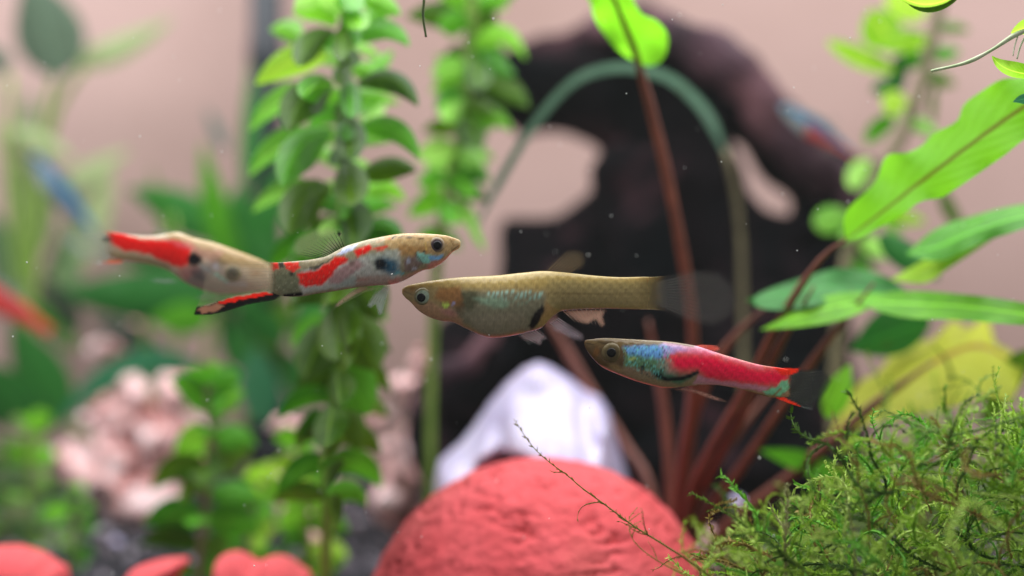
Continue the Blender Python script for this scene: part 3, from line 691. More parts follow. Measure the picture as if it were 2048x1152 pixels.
    leaf_outline(t, [(1790, 590, 0.1680), (1700, 606, 0.1650), (1620, 625, 0.1620), (1520, 660, 0.1600)],
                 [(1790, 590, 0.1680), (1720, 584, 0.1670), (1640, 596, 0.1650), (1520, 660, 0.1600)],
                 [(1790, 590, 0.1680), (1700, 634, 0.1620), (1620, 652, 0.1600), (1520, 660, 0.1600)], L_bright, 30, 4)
    leaf_outline(t, [(1700, 600, 0.1680), (1800, 606, 0.1620), (1920, 612, 0.1570), (2048, 628, 0.1520), (2200, 650, 0.1480)],
                 [(1700, 600, 0.1680), (1800, 582, 0.1640), (1920, 588, 0.1590), (2048, 606, 0.1540), (2200, 650, 0.1480)],
                 [(1700, 600, 0.1680), (1800, 634, 0.1590), (1920, 640, 0.1540), (2048, 650, 0.1500), (2200, 650, 0.1480)], L_bright, 40, 4, .0, .0006)
    # old yellow leaf
    o = leaf_outline(t, [(1640, 905, .186), (1735, 826, .184), (1800, 775, .183), (1866, 724, .182), (1960, 690, .181), (2050, 740, .180)],
                 [(1640, 905, .186), (1712, 774, .192), (1758, 742, .195), (1802, 686, .197), (1863, 680, .197), (1905, 640, .198), (1936, 656, .197), (1974, 636, .197), (1990, 684, .194), (2020, 700, .190), (2050, 740, .180)],
                 [(1640, 905, .186), (1730, 850, .180), (1810, 836, .177), (1870, 822, .175), (1915, 812, .174), (1970, 790, .173), (2020, 800, .174), (2050, 740, .180)], L_yellow, 50, 5, .0, .001)
    o['label'] = 'old torn yellow leaf'
    leaf(t, (1655, 835, 0.1730), (1700, 728, 0.1710), 54, L_bright, (0, 0), .2, .15, 12)
    leaf(t, (1690, 960, 0.1820), (1520, 900, 0.1800), 46, L_mid, (0, -10), .2, .15, 12)
    leaf(t, (1760, 470, 0.1900), (1880, 560, 0.1860), 60, L_dark, (0, 0), .2)
    leaf(t, (1860, 640, 0.1900), (1700, 700, 0.1900), 110, L_dark, (0, 0), .3)
    leaf(t, (2060, 700, 0.1800), (1960, 860, 0.1800), 70, L_olive, (0, 0), .3)
sword()

def back_right():
    d = .222
    t = thing('stem_plant', root_at(1700, d), 'grey stemmed plant with small round yellow green leaves behind the large ruffled leaf', 'plant', 'leafy stem plants')
    tube('stem', [(1892, -50, d), (1868, 60, d), (1840, 180, d), (1800, 280, d), (1758, 350, d), (1722, 430, d), (1690, 540, d), (1670, 760, d), (1665, 1060, d), (1665, 1180, d)], 13, 12, M_stem_brown, t, 40)
    Y, B, Pa, Dk, Mi = L_yellowgreen, L_bright, L_pale, L_dark, L_mid
    L = [((1790, 90), (1738, 22), 84, (0, 0), Y, 0, .0), ((1850, 30), (1770, -10), 56, (0, 0), Y, .004, .2), ((1860, 84), (1760, 92), 46, (0, -10), Y, -.006, .3), ((1790, 140), (1655, 82), 40, (0, 8), Y, -.004, .2), ((1846, 112), (1790, 130), 40, (0, 0), Mi, .004, .1),
         ((1800, 110), (1795, 190), 40, (0, 0), Dk, .004, .0), ((1800, 168), (1742, 180), 36, (0, 0), Dk, .004, .1), ((1816, 200), (1764, 208), 52, (0, 0), Y, -.008, .1), ((1860, 110), (1920, 100), 36, (0, 0), Mi, .004, .2), ((1870, 60), (1940, 60), 30, (0, -16), L_olive, .006, .3),
         ((1840, 150), (1912, 168), 40, (0, -10), L_olive, .01, .2), ((1870, 170), (1866, 250), 22, (0, 0), L_olive, .01, .2), ((1800, 230), (1880, 272), 34, (0, -8), Pa, -.002, .3), ((1790, 236), (1732, 288), 40, (-6, -8), Mi, .002, .2), ((1740, 320), (1700, 376), 44, (-4, 0), Pa, -.006, .0),
         ((1700, 430), (1628, 448), 56, (0, 0), Pa, -.006, .0), ((1706, 450), (1686, 482), 22, (0, 0), Pa, -.004, .0), ((1716, 480), (1790, 516), 44, (0, -12), Pa, -.008, .1), ((1740, 430), (1852, 444), 36, (0, -10), Y, .002, .1), ((1770, 400), (1800, 470), 44, (0, 0), Mi, .01, .2), ((1690, 520), (1760, 560), 50, (0, 0), Mi, .004, .3),
         ((1880, 380), (1930, 460), 40, (0, 0), L_olive, .01, .3), ((1680, 560), (1620, 600), 46, (0, 0), Mi, .004, .3)]
    for b, tp, wd, ar, m, dz, rl in L:
        leaf(t, (b[0], b[1], d), (tp[0], tp[1], d+dz), wd, m, ar, rl, .15, 8, 5, prof=(.9, .6))
back_right()

# ------------------------------------------------------------------ fish
def painter(X, Y, base):
    col = np.tile(np.array(base, float), (len(X), 1))
    def n2(s, k=0): return np.array([noise.noise(Vector((x*s, y*s, k))) for x, y in zip(X, Y)])
    jx, jy = n2(.11, 1)*2.6+n2(.045, 2)*5, n2(.11, 9)*2.4+n2(.045, 5)*3.5
    class Pt: pass
    p = Pt(); p.col = col; p.n2 = n2; p.jx = jx; p.jy = jy
    def app(m, c, o=1.0):
        m = np.clip(m*o, 0, 1)[:, None]; p.col = p.col*(1-m)+np.array(c)*m
    def sm(e): e = np.clip(e, 0, 1); return e*e*(3-2*e)
    p.poly = lambda pts, c, soft=3, o=1: app(sm((poly_dist(X+jx, Y+jy, pts)+soft*.5)/soft), c, o)
    def blob(cx, cy, rx, ry, c, soft=.5, rot=0, o=1):
        a = math.radians(rot); u = (X+jx-cx)*math.cos(a)+(Y+jy-cy)*math.sin(a); v = -(X+jx-cx)*math.sin(a)+(Y+jy-cy)*math.cos(a)
        app(sm((1-np.hypot(u/rx, v/ry))/soft), c, o)
    p.blob = blob
    def line(pts, wd, c, soft=2, o=1):
        d = np.full(len(X), 1e9)
        for (x0, y0), (x1, y1) in zip(pts[:-1], pts[1:]):
            ex, ey = x1-x0, y1-y0; t = np.clip(((X-x0)*ex+(Y-y0)*ey)/(ex*ex+ey*ey+1e-9), 0, 1); d = np.minimum(d, np.hypot(X-x0-t*ex, Y-y0-t*ey))
        app(sm((wd/2+soft/2-d)/soft), c, o)
    p.line = line; p.app = app; p.sm = sm
    return p

def fish(label, top, bot, d0, paint, eye, thick=.55, yaw=0.0, pivot=None, rot=0.0, name='guppy', tail_fade=10, nst=None, fins=(), group='guppies swimming in front of the plants', base=(150, 140, 110), skin=None):
    """top, bot: profile polylines in px from nose to tail; yaw: depth change per px"""
    top, bot = np.array(top, float), np.array(bot, float)
    x0, x1 = top[0, 0], top[-1, 0]; sg = 1 if x1 > x0 else -1
    pivot = pivot or ((x0+x1)/2, (top[:, 1].mean()+bot[:, 1].mean())/2)
    ca, sa = math.cos(math.radians(rot)), math.sin(math.radians(rot))
    def W(x, y, off=0.0):
        dx, dy = x-pivot[0], y-pivot[1]
        X_, Y_ = pivot[0]+dx*ca-dy*sa, pivot[1]+dx*sa+dy*ca
        return P(X_, Y_, d0+yaw*(dx))+Vector((0, off, 0))
    ns = nst or int(abs(x1-x0)/2.0); nr = 56
    s = np.linspace(0, 1, ns); s = np.where(s < .1, (s/.1)**1.7*.1, s)
    xs = x0+(x1-x0)*s
    tt, bb = resample(top, 300), resample(bot, 300)
    o1, o2 = np.argsort(tt[:, 0]), np.argsort(bb[:, 0])
    yt = np.interp(xs, tt[o1, 0], tt[o1, 1]); yb = np.interp(xs, bb[o2, 0], bb[o2, 1])
    cy = (yt+yb)/2; h = np.maximum((yb-yt)/2, .6); h[0] = .6
    tk = thick*np.interp(s, [0, .12, .25, .45, .65, .85, 1], [.72, .86, .95, .95, .78, .5, .10])
    hs = np.convolve(np.pad(h, 12, 'edge'), np.ones(25)/25, 'valid')
    t_px = np.minimum(h*1.0, hs)*tk
    ex, ey, er = eye[0], eye[1], eye[2]
    gill = abs(ex-x0)+er*1.9
    t_px = t_px*(1+.05*np.clip((gill-np.abs(xs-x0))/14+.5, 0, 1)*np.clip(np.abs(xs-x0)/gill, 0, 1))
    V = []; X = []; Y = []; k = K*d0
    for i in range(ns):
        for j in range(nr):
            a = 2*math.pi*j/nr; sn, cs = math.sin(a), math.cos(a)
            yy = cy[i]-h[i]*sn; tt_ = t_px[i]*np.sign(cs)*abs(cs)**.85
            # fuller below the middle
            V.append(W(xs[i], yy, -tt_*k)); X.append(xs[i]); Y.append(yy)
    F = []
    for i in range(ns-1):
        for j in range(nr):
            q = i*nr; F.append((q+j, q+(j+1) % nr, q+nr+(j+1) % nr, q+nr+j))
    F.append(tuple(range(nr))); F.append(tuple((ns-1)*nr+j for j in reversed(range(nr))))
    if sg < 0: F = [tuple(reversed(f)) for f in F]
    X, Y = np.array(X), np.array(Y)
    pt = painter(X, Y, C(*base)); paint(pt)
    nz = 1+.24*pt.n2(.35, 3)+.16*pt.n2(.9, 4)
    cols = np.clip(pt.col*nz[:, None], 0, 1)
    al = np.clip(np.abs(x1-X)/max(tail_fade, .1)+.08*pt.n2(.08, 6)*(np.abs(x1-X) < tail_fade), 0, 1)**1.4*(np.abs(x1-X) > .5) if tail_fade else np.ones(len(X))
    cols = np.hstack([cols, al[:, None]])
    root = thing(name, W((x0+x1)/2, float(np.interp(abs((x1-x0)/2), np.abs(bb[:, 0]-x0), bb[:, 1]))), label, 'fish', group)
    mesh('body', V, F, skin or M_body, root, cols=cols, uvs=np.stack([X, Y], 1))
    # eyes on both sides
    ii = int(np.argmin(np.abs(xs-ex)))
    vv = np.clip((cy[ii]-ey)/h[ii], -1, 1); loc_t = t_px[ii]*math.sqrt(1-vv*vv)**.85
    for side in (-1, 1):
        def domed(r, r_in, prot, cfun, off, nm, par, cx=ex, cyy=ey):
            Vd = []; Cd = []; Fd = []; rn, sn_ = 12, 32
            for i in range(rn+1):
                q = i/rn
                for j in range(sn_):
                    a = 2*math.pi*j/sn_
                    Vd.append(W(cx+r*q*math.cos(a), cyy+r*q*math.sin(a), side*k*(off+prot*math.sqrt(max(0, 1-q*q))-.0)))
                    Cd.append(cfun(q, a))
            for i in range(rn):
                for j in range(sn_): Fd.append((i*sn_+j, i*sn_+(j+1) % sn_, (i+1)*sn_+(j+1) % sn_, (i+1)*sn_+j))
            return mesh(nm, Vd, Fd, M_eye, par, cols=Cd)
        ring, mid_, dark = eye[4], eye[5], C(6, 6, 8)
        def cf(q, a):
            n_ = .85+.3*noise.noise(Vector((math.cos(a)*2.2, math.sin(a)*2.2, q*3)))
            c = mid_ if q < .78 else ring
            f = max(0, min(1, (q-.66)/.16)); c = [m_*(1-f)+r_*f for m_, r_ in zip(mid_, ring)]
            return tuple(min(1, v*n_) for v in c)
        e_ = domed(er, 0, er*.42, cf, loc_t-er*.10, 'eye', root)
        px_, py_ = eye[6] if len(eye) > 6 else (ex, ey)
        domed(eye[3], 0, eye[3]*.35, lambda q, a: dark, loc_t+er*.31, 'pupil', e_, px_, py_)
    # fins
    for fn in fins: make_fin(root, W, k, fn, d0)
    return root

def make_fin(root, W, k, fn, d0):
    """fn: name, outline px, colour paint, alpha function, depth offset px, ray list, curl"""
    V2, F2 = tri_poly(fn['poly'] if fn.get('raw') else smooth_poly(fn['poly'], fn.get('n', 60)), fn.get('step', 4))
    X, Y = V2[:, 0], V2[:, 1]
    off = fn.get('off', 0); b = np.array(fn['base'], float); lean = fn.get('lean', 0)
    dist = np.hypot(X-b[0], Y-b[1])
    pt = painter(X, Y, C(*fn['col']))
    if 'paint' in fn: fn['paint'](pt)
    A = np.full(len(X), fn.get('alpha', .4))
    e = poly_dist(X, Y, fn['poly'])
    A = A*(np.clip(e/fn['soft'], 0, 1) if 'soft' in fn else np.clip(.3+e/7, 0, 1))
    if 'afun' in fn: A = fn['afun'](X, Y, A)*np.clip(.55+e/4, 0, 1)
    V = [W(x, y, (off+lean*q+.9*math.sin(q*.16+y*.1))*k) for x, y, q in zip(X, Y, dist)]
    o = mesh(fn['name'], V, F2, M_fin, root, cols=np.hstack([np.clip(pt.col, 0, 1), A[:, None]]))
    rays = fn.get('rays')
    if rays:
        RV = []; RF = []; RC = []
        for (xa, ya, xb, yb, wd) in rays:
            n = 8; q = [(xa+(xb-xa)*i/(n-1), ya+(yb-ya)*i/(n-1)+fn.get('sag', 0)*math.sin(math.pi*i/(n-1))) for i in range(n)]
            pts = [W(x, y, (off+lean*math.hypot(x-b[0], y-b[1]))*k) for x, y in q]
            v, f = tube_data(pts, [wd*k*(1-.6*i/(n-1)) for i in range(n)], 5, len(RV)); RV += v; RF += f
            for i in range(n): RC += [(*C(*fn.get('raycol', (60, 62, 50))), fn.get('rayalpha', .8)*(1-.75*i/(n-1)))]*5
        mesh('fin_rays', RV, RF, M_fin, o, cols=RC)
    return o
def fan(b0, b1, t0, t1, n, wd, cut=1.0):
    r = []
    for i in range(n):
        q = i/(n-1); xa, ya = b0[0]+(b1[0]-b0[0])*q, b0[1]+(b1[1]-b0[1])*q; xb, yb = t0[0]+(t1[0]-t0[0])*q, t0[1]+(t1[1]-t0[1])*q
        r.append((xa, ya, xa+(xb-xa)*cut, ya+(yb-ya)*cut, wd))
    return r

# --- the spotted male with the red wavy band (sharp)
def fish_a():
    z = lambda u, v: (500+.2148*u, 440+.2148*v)
    top = [z(1960, 222), z(1958, 200), z(1940, 182), z(1880, 160), z(1800, 140), z(1600, 125), z(1400, 128), z(1200, 160), z(1050, 195), z(900, 240), z(800, 290), z(700, 340), z(550, 370), z(400, 385), z(300, 395), z(170, 398)]
    bot = [z(1960, 228), z(1958, 246), z(1938, 270), z(1880, 305), z(1800, 390), z(1700, 452), z(1610, 470), z(1500, 530), z(1400, 578), z(1300, 602), z(1150, 612), z(1000, 628), z(800, 660), z(600, 690), z(480, 712), z(340, 712), z(280, 702), z(170, 670)]
    def paint(p):
        Z = lambda *a: [z(*q) for q in a]
        p.poly(Z((1250, 100), (2000, 100), (2000, 300), (1640, 330), (1400, 330), (1250, 230)), C(190, 158, 108), 14)          # golden head and back
        p.poly(Z((1380, 240), (1700, 250), (1640, 340), (1400, 330)), C(166, 122, 66), 10, .8)
        p.poly(Z((600, 300), (1250, 140), (1250, 230), (900, 300), (560, 400)), C(176, 164, 132), 8)
        p.poly(Z((100, 470), (480, 470), (480, 720), (100, 720)), C(104, 112, 84), 18, .8)                                       # greenish peduncle
        p.poly(Z((480, 480), (1100, 340), (1400, 300), (1420, 560), (900, 620), (480, 690)), C(190, 190, 182), 12)               # silvery flank
        p.poly(Z((760, 500), (1000, 360), (1080, 420), (900, 560), (740, 600)), C(176, 122, 126), 8, .75)                        # mauve
        p.poly(Z((760, 620), (960, 520), (1100, 560), (1000, 600)), C(156, 170, 162), 8, .7)
        p.poly(Z((1000, 520), (1300, 520), (1400, 580), (1000, 620)), C(172, 138, 124), 8, .7)
        p.poly(Z((1100, 330), (1380, 270), (1400, 420), (1160, 480)), C(170, 178, 164), 8, .8)
        p.poly(Z((1560, 300), (1700, 330), (1680, 410), (1560, 380)), C(140, 206, 190), 6)                                      # cheek iridescence
        p.poly(Z((1660, 340), (1800, 325), (1760, 375), (1690, 385)), C(120, 176, 222), 4)
        p.poly(Z((1440, 360), (1560, 330), (1620, 410), (1540, 480), (1450, 470)), C(126, 102, 100), 7, .85)                     # gill
        p.blob(*z(1490, 380), 7, 9, C(186, 196, 220), .6, 20, .6); p.blob(*z(1535, 455), 8, 4, C(200, 200, 214), .6, 0, .6)
        p.line(Z((1550, 320), (1610, 400)), 3, C(80, 56, 50), 3, .8)
        p.poly(Z((1640, 410), (1760, 380), (1960, 260), (1960, 320), (1800, 420), (1640, 480)), C(206, 124, 116), 6, .85)        # pink throat
        p.poly(Z((1300, 560), (1500, 500), (1640, 440), (1640, 480), (1500, 560), (1300, 620)), C(206, 136, 122), 6, .8)  # pinkish light bounced off the dome, painted along the belly edge
        R = C(240, 22, 10)
        p.poly(Z((462, 490), (560, 486), (660, 450), (740, 400), (800, 345), (890, 332), (925, 372), (840, 432), (775, 520), (705, 600), (530, 622), (470, 600)), R, 6)
        p.poly(Z((985, 300), (1040, 258), (1130, 232), (1165, 262), (1100, 312), (1010, 348)), C(232, 26, 18), 6)
        p.poly(Z((1170, 262), (1285, 238), (1292, 262), (1200, 290)), C(230, 50, 30), 6)
        p.poly(Z((318, 400), (450, 395), (478, 440), (420, 482), (335, 452)), C(234, 52, 38), 4); p.poly(Z((180, 398), (258, 396), (268, 442), (215, 470), (180, 440)), C(234, 56, 44), 4)
        p.poly(Z((262, 385), (318, 385), (320, 450), (275, 450)), C(52, 48, 44), 3, .9); p.poly(Z((140, 370), (200, 380), (205, 402), (140, 402)), C(14, 13, 14), 3)
        p.blob(*z(405, 505), 10, 9, C(42, 36, 28), .7, 0, .85); p.poly(Z((560, 440), (700, 390), (790, 335), (770, 360), (640, 455), (570, 470)), C(60, 56, 48), 4, .85)
        p.poly(Z((815, 318), (900, 250), (1010, 228), (1000, 262), (900, 318)), C(204, 212, 242), 4)                               # bluish white back patch
        p.blob(*z(960, 400), 12, 14, C(112, 92, 78), .8, 0, .6); p.blob(*z(1060, 560), 22, 5, C(190, 130, 118), .8, -8, .5)
        p.blob(*z(1300, 430), 33, 22, C(20, 92, 122), .7, 18, .95); p.blob(*z(1235, 415), 19, 16, C(3, 14, 26), .6)
        p.blob(*z(1390, 480), 12, 6, C(60, 136, 150), .8, 20, .7); p.line(Z((1345, 500), (1440, 500)), 3, C(96, 180, 190), 3, .8)
        p.line(Z((330, 706), (480, 688)), 7, C(30, 22, 20), 4)
        p.line(Z((1340, 155), (1480, 168), (1620, 178)), 2.0, C(70, 56, 40), 2, .8); p.blob(*z(1350, 170), 4, 3, C(50, 42, 36), .6); p.line(Z((1420, 150), (1540, 160)), 1.5, C(70, 56, 40), 2, .7)
        p.blob(*z(1310, 185), 4, 3, C(226, 110, 70), .6, 0, .8); p.blob(*z(1220, 200), 14, 4, C(222, 176, 140), .8, -10, .7)
        p.blob(*z(1630, 300), 6, 3, C(96, 78, 54), .7); p.line(Z((1880, 285), (1945, 240)), 1.6, C(90, 72, 56), 2, .8); p.line(Z((1860, 170), (1900, 240)), 2, C(120, 96, 60), 2, .7)
        p.blob(*z(1930, 205), 7, 6, C(206, 190, 144), .7, 0, .7); p.line(Z((1640, 220), (1650, 280)), 2.5, C(214, 178, 96), 3, .8)
        n = p.n2(.22, 7); p.app(np.clip((n-.25)*1.6, 0, 1), C(110, 96, 70), .45); p.app(np.clip((-n-.3)*1.6, 0, 1), C(220, 206, 176), .35)
    dors = [(694, 490), (687, 466), (676, 456), (655, 451), (630, 454), (605, 464), (588, 478), (580, 498), (590, 514), (620, 519), (650, 513), (672, 502)]
    fins = [dict(name='dorsal_fin', poly=dors, base=(665, 505), col=(168, 178, 132), alpha=.42, soft=12, paint=lambda p: p.blob(678, 468, 8, 6, C(8, 8, 10), .4, 55),
                 afun=lambda X, Y, A: np.maximum(A, .95*np.clip(1.6-1.6*np.hypot((X-678)/7, (Y-468)/8), 0, 1)), rays=fan((688, 494), (640, 516), (672, 455), (584, 506), 13, .8, .85), raycol=(34, 38, 26), lean=.06),
            dict(name='pelvic_fin', poly=[(768, 572), (748, 588), (735, 610), (742, 616), (752, 610), (758, 630), (766, 628), (772, 604), (780, 572)], base=(770, 573), col=(176, 184, 186), alpha=.55, off=-4, lean=-.1, n=80,
                 rays=fan((768, 575), (778, 575), (740, 612), (764, 626), 5, .6), raycol=(214, 214, 214), rayalpha=.5),
            dict(name='gonopodium', poly=[(722, 570), (700, 584), (678, 602), (668, 614), (676, 613), (692, 602), (716, 588), (748, 575)], base=(724, 574), col=(190, 160, 142), alpha=.85, off=-2),
            dict(name='anal_fin', poly=[(745, 574), (715, 590), (690, 602), (672, 616), (700, 600), (730, 585), (760, 576)], base=(740, 576), col=(186, 170, 150), alpha=.6, off=3),
            dict(name='caudal_fin', poly=[(552, 524), (520, 522), (470, 520), (430, 532), (408, 556), (402, 590), (392, 614), (388, 630), (420, 630), (452, 623), (495, 610), (549, 600), (562, 590), (548, 560)], base=(556, 560), col=(176, 164, 136), alpha=.18, n=110, step=3,
                 paint=lambda p: (p.poly([(380, 608), (403, 614), (441, 602), (470, 598), (500, 592), (549, 584), (566, 584), (562, 600), (495, 614), (452, 626), (380, 640)], C(12, 9, 9), 3),
                                  p.poly([(436, 606), (456, 598), (474, 592), (500, 588), (527, 583), (546, 587), (520, 592), (480, 600), (450, 608)], C(238, 36, 20), 3),
                                  p.poly([(396, 618), (436, 606), (448, 612), (430, 622), (404, 628)], C(176, 122, 96), 5, .8)),
                 afun=lambda X, Y, A: np.maximum(A+.5*np.clip(1-(553-X)/70, 0, 1)**2, 1.0*np.clip((poly_dist(X, Y, [(386, 612), (403, 612), (441, 601), (473, 591), (527, 582), (548, 584), (566, 584), (562, 604), (495, 616), (452, 628), (386, 636)])+2)/4, 0, 1)),
                 rays=fan((552, 530), (552, 580), (446, 528), (410, 600), 9, .5), raycol=(150, 140, 116), rayalpha=.12),
            dict(name='pectoral_fin', poly=[(820, 545), (800, 556), (790, 566), (802, 566), (822, 556)], base=(822, 548), col=(196, 190, 176), alpha=.25, off=-15, lean=-.15)]
    fish('male guppy with wavy red band, teal side spot and red black tail sword', top, bot, .130, paint, (874.8, 490.5, 15.5, 8.4, C(150, 130, 104), C(82, 70, 76), (876, 491)), .62, 0.0, fins=fins, tail_fade=16)
fish_a()

# --- the male with a red rear body and round black spot (soft)
def fish_b():
    z = lambda u, v: (130+.2148*u, 440+.2148*v)
    top = [(566, 552), (556, 541), z(1900, 415), z(1800, 362), z(1600, 285), z(1400, 215), z(1200, 165), z(1060, 118), z(950, 128), z(800, 152), z(600, 140), z(420, 108), z(360, 104)]
    bot = [(566, 556), (556, 567), z(1900, 640), z(1700, 680), z(1500, 692), z(1350, 672), z(1200, 620), z(1100, 565), z(1000, 490), z(900, 445), z(750, 405), z(600, 385), z(430, 345), z(360, 300)]
    def paint(p):
        Z = lambda *a: [z(*q) for q in a]
        p.poly(Z((900, 100), (1500, 200), (2000, 380), (2000, 480), (1500, 420), (1000, 200)), C(176, 148, 104), 10)
        p.poly(Z((1100, 480), (1400, 380), (1700, 520), (1700, 700), (1200, 700)), C(166, 150, 138), 12)
        p.poly(Z((300, 260), (700, 330), (1000, 420), (1000, 520), (300, 420)), C(180, 158, 118), 10)
        p.poly(Z((1550, 560), (1900, 560), (1900, 700), (1550, 700)), C(178, 148, 134), 10, .8)
        R = C(242, 26, 20)
        p.poly(Z((340, 90), (520, 118), (700, 176), (900, 188), (1090, 190), (1200, 280), (1190, 420), (1100, 450), (980, 400), (800, 330), (560, 286), (430, 220), (340, 140)), R, 8)
        p.poly(Z((950, 190), (1180, 200), (1300, 330), (1200, 300)), C(216, 104, 112), 10, .6)
        p.poly(Z((1100, 430), (1250, 420), (1300, 480), (1150, 560), (1050, 500)), C(200, 120, 116), 10, .6)
        p.poly(Z((1220, 240), (1500, 300), (1450, 400), (1300, 380)), C(190, 140, 128), 10, .6)
        p.blob(*z(1240, 370), 17, 17, C(10, 8, 14), .45, 30); p.blob(*z(1270, 510), 26, 16, C(88, 82, 84), .8, 30, .8)
        p.line(Z((1300, 430), (1420, 500), (1530, 575)), 6, C(136, 150, 150), 5, .7); p.line(Z((1430, 500), (1535, 575)), 4, C(140, 214, 190), 3, .9)
        p.line(Z((1540, 590), (1700, 600)), 6, C(176, 176, 190), 5, .7); p.blob(*z(1480, 390), 30, 12, C(110, 96, 76), .9, 20, .6)
        p.blob(*z(1800, 500), 24, 12, C(170, 122, 80), .9, 10, .7); p.blob(*z(1440, 440), 14, 7, C(190, 190, 206), .8, 30, .6)
        p.blob(*z(370, 180), 16, 6, C(30, 26, 22), .6, 0, .9); p.line(Z((600, 138), (800, 152), (940, 130)), 5, C(196, 190, 166), 5, .8)
    fins = [dict(name='dorsal_fin', poly=[z(1060, 118), z(980, 90), z(860, 62), z(800, 78), z(860, 110), z(960, 135)], base=z(1050, 120), col=(170, 172, 160), alpha=.4),
            dict(name='caudal_fin', poly=[z(440, 100), z(300, 92), z(150, 96), z(20, 60), z(-40, 130), z(-60, 240), z(20, 330), z(120, 400), z(220, 412), z(400, 412), z(540, 400), z(560, 340), z(500, 200)], base=z(470, 250), col=(160, 172, 164), alpha=.38, soft=16, n=90,
                 paint=lambda p: (p.poly([z(330, 400), z(430, 366), z(540, 362), z(560, 400), z(400, 416)], C(236, 110, 72), 4), p.poly([z(200, 416), z(330, 388), z(350, 412), z(240, 424)], C(214, 214, 214), 4), p.poly([z(380, 90), z(560, 110), z(560, 170), z(400, 150)], C(234, 66, 50), 4), p.blob(*z(385, 185), 14, 6, C(30, 28, 24), .5)),
                 afun=lambda X, Y, A: np.maximum(np.maximum(A, .9*np.clip((poly_dist(X, Y, [z(210, 414), z(330, 388), z(430, 362), z(560, 360), z(560, 404), z(400, 418)])+2)/4, 0, 1)), .9*np.clip(1.5-1.3*np.hypot((X-z(400, 170)[0])/18, (Y-z(400, 170)[1])/10), 0, 1)),
                 rays=fan(z(450, 130), z(500, 370), z(20, 90), z(140, 380), 9, .8), raycol=(150, 160, 150), rayalpha=.3),
            dict(name='pectoral_fin', poly=[z(1100, 570), z(1000, 545), z(860, 545), z(800, 570), z(900, 590), z(1020, 592)], base=z(1100, 575), col=(190, 200, 200), alpha=.5, off=-10, lean=-.1),
            dict(name='gonopodium', poly=[z(1420, 690), z(1380, 720), z(1300, 745), z(1320, 752), z(1410, 738), z(1470, 700)], base=z(1430, 695), col=(196, 186, 170), alpha=.6),
            dict(name='pelvic_fin', poly=[z(1330, 670), z(1260, 700), z(1180, 715), z(1260, 745), z(1330, 725), z(1380, 690)], base=z(1340, 675), col=(180, 190, 186), alpha=.35)]
    fish('male guppy with red rear body and round black spot, snout behind another tail', top, bot, .150, paint, (471.5, 547.4, 17, 10.5, C(120, 108, 78), C(78, 70, 50)), .6, 0.0, fins=fins, tail_fade=24, base=(206, 184, 156))
fish_b()

